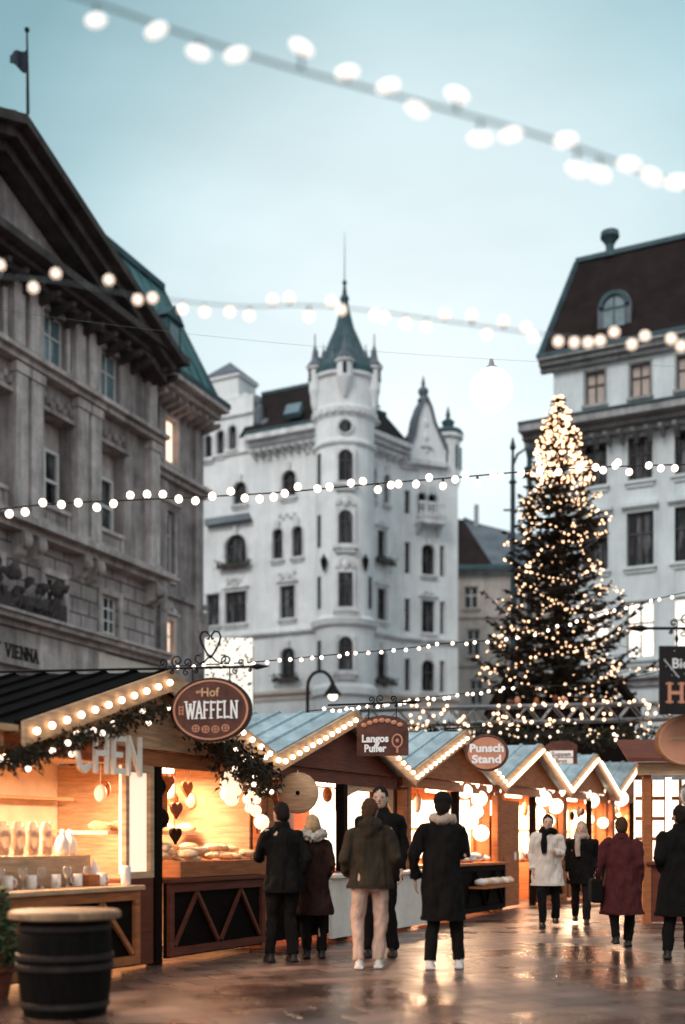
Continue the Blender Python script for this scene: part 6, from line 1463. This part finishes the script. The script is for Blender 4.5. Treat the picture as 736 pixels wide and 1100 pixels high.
    hm = fuse(h_, .01, 2, .01, 22, seed)
    for i, v in enumerate(hm.v):                           # keep the face clear
        d = v-hc; f_ = d.dot(hf); 
        if f_ > .05*k and d.z < .055*k: hm.v[i] = v-hf*(f_-.045*k)
    link('hair', hm, C[hair], root, True)
    if hat:
        q = MB(); q.ball(hc+Vector((0,0,.055*k)), .093*k, .106*k, .095*k, 18, 12, ax); q.rings([(hc+Vector((0,0,.02*k)), .095*k, .108*k), (hc+Vector((0,0,.06*k)), .10*k, .112*k), (hc+Vector((0,0,.075*k)), .096*k, .108*k)], 20)
        link('hat', fuse(q, .01, 2, .006, 18, seed), C[hat], root, True)
    if scarf:
        q = MB(); pts = [P(.095*math.cos(2*PI*j/14), .01+.095*math.sin(2*PI*j/14), 1.495+.02*math.sin(j*1.7)) for j in range(15)]; q.tube(pts, .05*k, 10); q.tube([P(.06,.10,1.46), P(.07,.16,1.3), P(.06,.17,1.15)], [.04*k,.045*k,.04*k], 8)
        link('scarf', fuse(q, .012, 2, .015, 16, seed), C[scarf], root, True)
    if hood == 'fur':
        q = MB(); pts = [P(.13*math.cos(PI*j/10), -.06-.09*math.sin(PI*j/10), 1.50+.02*math.sin(j)) for j in range(11)]; q.tube(pts, [.04*k]+[.06*k]*9+[.04*k], 10); link('fur_collar', fuse(q, .012, 1, .03, 30, seed), C['fur'], root, True)
    if hood == 'up':
        q = MB(); q.ball(hc-hf*.02*k, .108*k, .115*k, .135*k, 18, 12, ax); q.tube([hc-Vector((0,0,.1*k)), P(0,-.03,1.45)], [.1*k,.12*k], 14)
        hm = fuse(q, .012, 2, .008, 14, seed)
        for i, v in enumerate(hm.v):
            d = v-hc; f_ = d.dot(hf)
            if f_ > .06*k: hm.v[i] = v-hf*(f_-.055*k)
        link('hood', hm, C[coat], root, True)
    root.rotation_euler = (0, 0, rot)
    if bag:
        w0, z0_, siz, sd = bag; rm = Matrix.Rotation(rot, 4, 'Z'); pos = base+rm@Vector((w0*k, .0, z0_)); q = MB(); q.box(pos, siz[0], siz[1], siz[2], rm@Vector((0,1,0)), rm@Vector((1,0,0)))
        bt = thing('hand_bag', sd, 'bag', pos)
        link('bag', q, C['black'], bt, bevel=.03)
        q = MB(); top_ = pos+Vector((0,0,siz[2]/2)); dx = rm@Vector((0,1,0)); q.tube([top_+dx*siz[0]*.3, top_+dx*siz[0]*.22+Vector((0,0,.16)), top_-dx*siz[0]*.22+Vector((0,0,.16)), top_-dx*siz[0]*.3], .01, 6); link('handle', q, C['black'], bt)
    return root
UP = ((.24,.10,1.16),(.17,.36,1.12)); PK = ((.245,-.09,1.14),(.19,.07,.96)); HOLD = ((.23,.02,1.15),(.10,.24,1.18))
person('person in a black jacket with dark hair, back to us at the pastry counter', 303, 1034, 1.77, R(18), coat='black', hem=.78, trousers='black', armL=UP, armR=PK, seed=1, width=1.0, headturn=-.35, lean=.08)
person('person in a long dark brown coat with pale fur collar, beside the black jacket', 338, 1030, 1.64, R(6), coat='brown', hem=.55, trousers='black', hair='hair_blond', hood='fur', hairlen=.1, armR=PK, seed=2, flare=.03)
person('person in an olive hooded jacket and beige trousers, seen from behind', 396, 1041, 1.79, R(-4), coat='olive', hem=.84, trousers='beige', hair='hair_brown', hood='down', shoes='shoe_white', armL=((.27,-.05,1.14),(.22,.09,.95)), armR=((.26,-.06,1.14),(.2,.1,.98)), stride=.07, headturn=.3, seed=3, width=1.05)
person('person with short dark hair facing us behind the olive jacket', 409, 1028, 1.97, R(172), coat='black', hem=.8, trousers='black', seed=4, armR=PK)
person('person in a long black coat, dark cap and beige scarf, seen from behind', 478, 1041, 1.84, R(-8), coat='black', hem=.50, trousers='black', hair='hair_dark', hat='char', scarf='scarf', shoes='shoe_white', armL=((.28,-.05,1.13),(.27,.04,.89)), armR=HOLD, stride=.08, seed=5, width=.96, flare=.02)
person('person in a cream quilted coat and black trousers walking towards us', 590, 996, 1.75, R(176), coat='white', hem=.66, trousers='black', hair='hair_dark', armL=HOLD, scarf='black', stride=.12, seed=6, width=1.05, flare=.03)
person('person with blond hair in an open black coat, between cream and red coats', 624, 993, 1.66, R(170), coat='black', hem=.70, trousers='char', hair='hair_blond', hairlen=.22, scarf='scarf', stride=-.12, seed=7, width=1.1, flare=.02)
person('person in a knee-length wine red coat walking away', 669, 1018, 1.64, R(-5), coat='red', hem=.46, trousers='black', hair='hair_brown', stride=.1, seed=8, width=1.06, flare=.05, bag=(-.36,.72,(.36,.14,.3),'black handbag held at the side of the wine red coat'), armL=((.27,-.02,1.13),(.34,.0,.93)))
person('person in a long black coat cut off by the right edge', 729, 1030, 1.75, R(-12), coat='black', hem=.50, trousers='black', hair='hair_dark', armL=PK, headturn=-.3, seed=9, width=1.15, flare=.03, stride=.1)
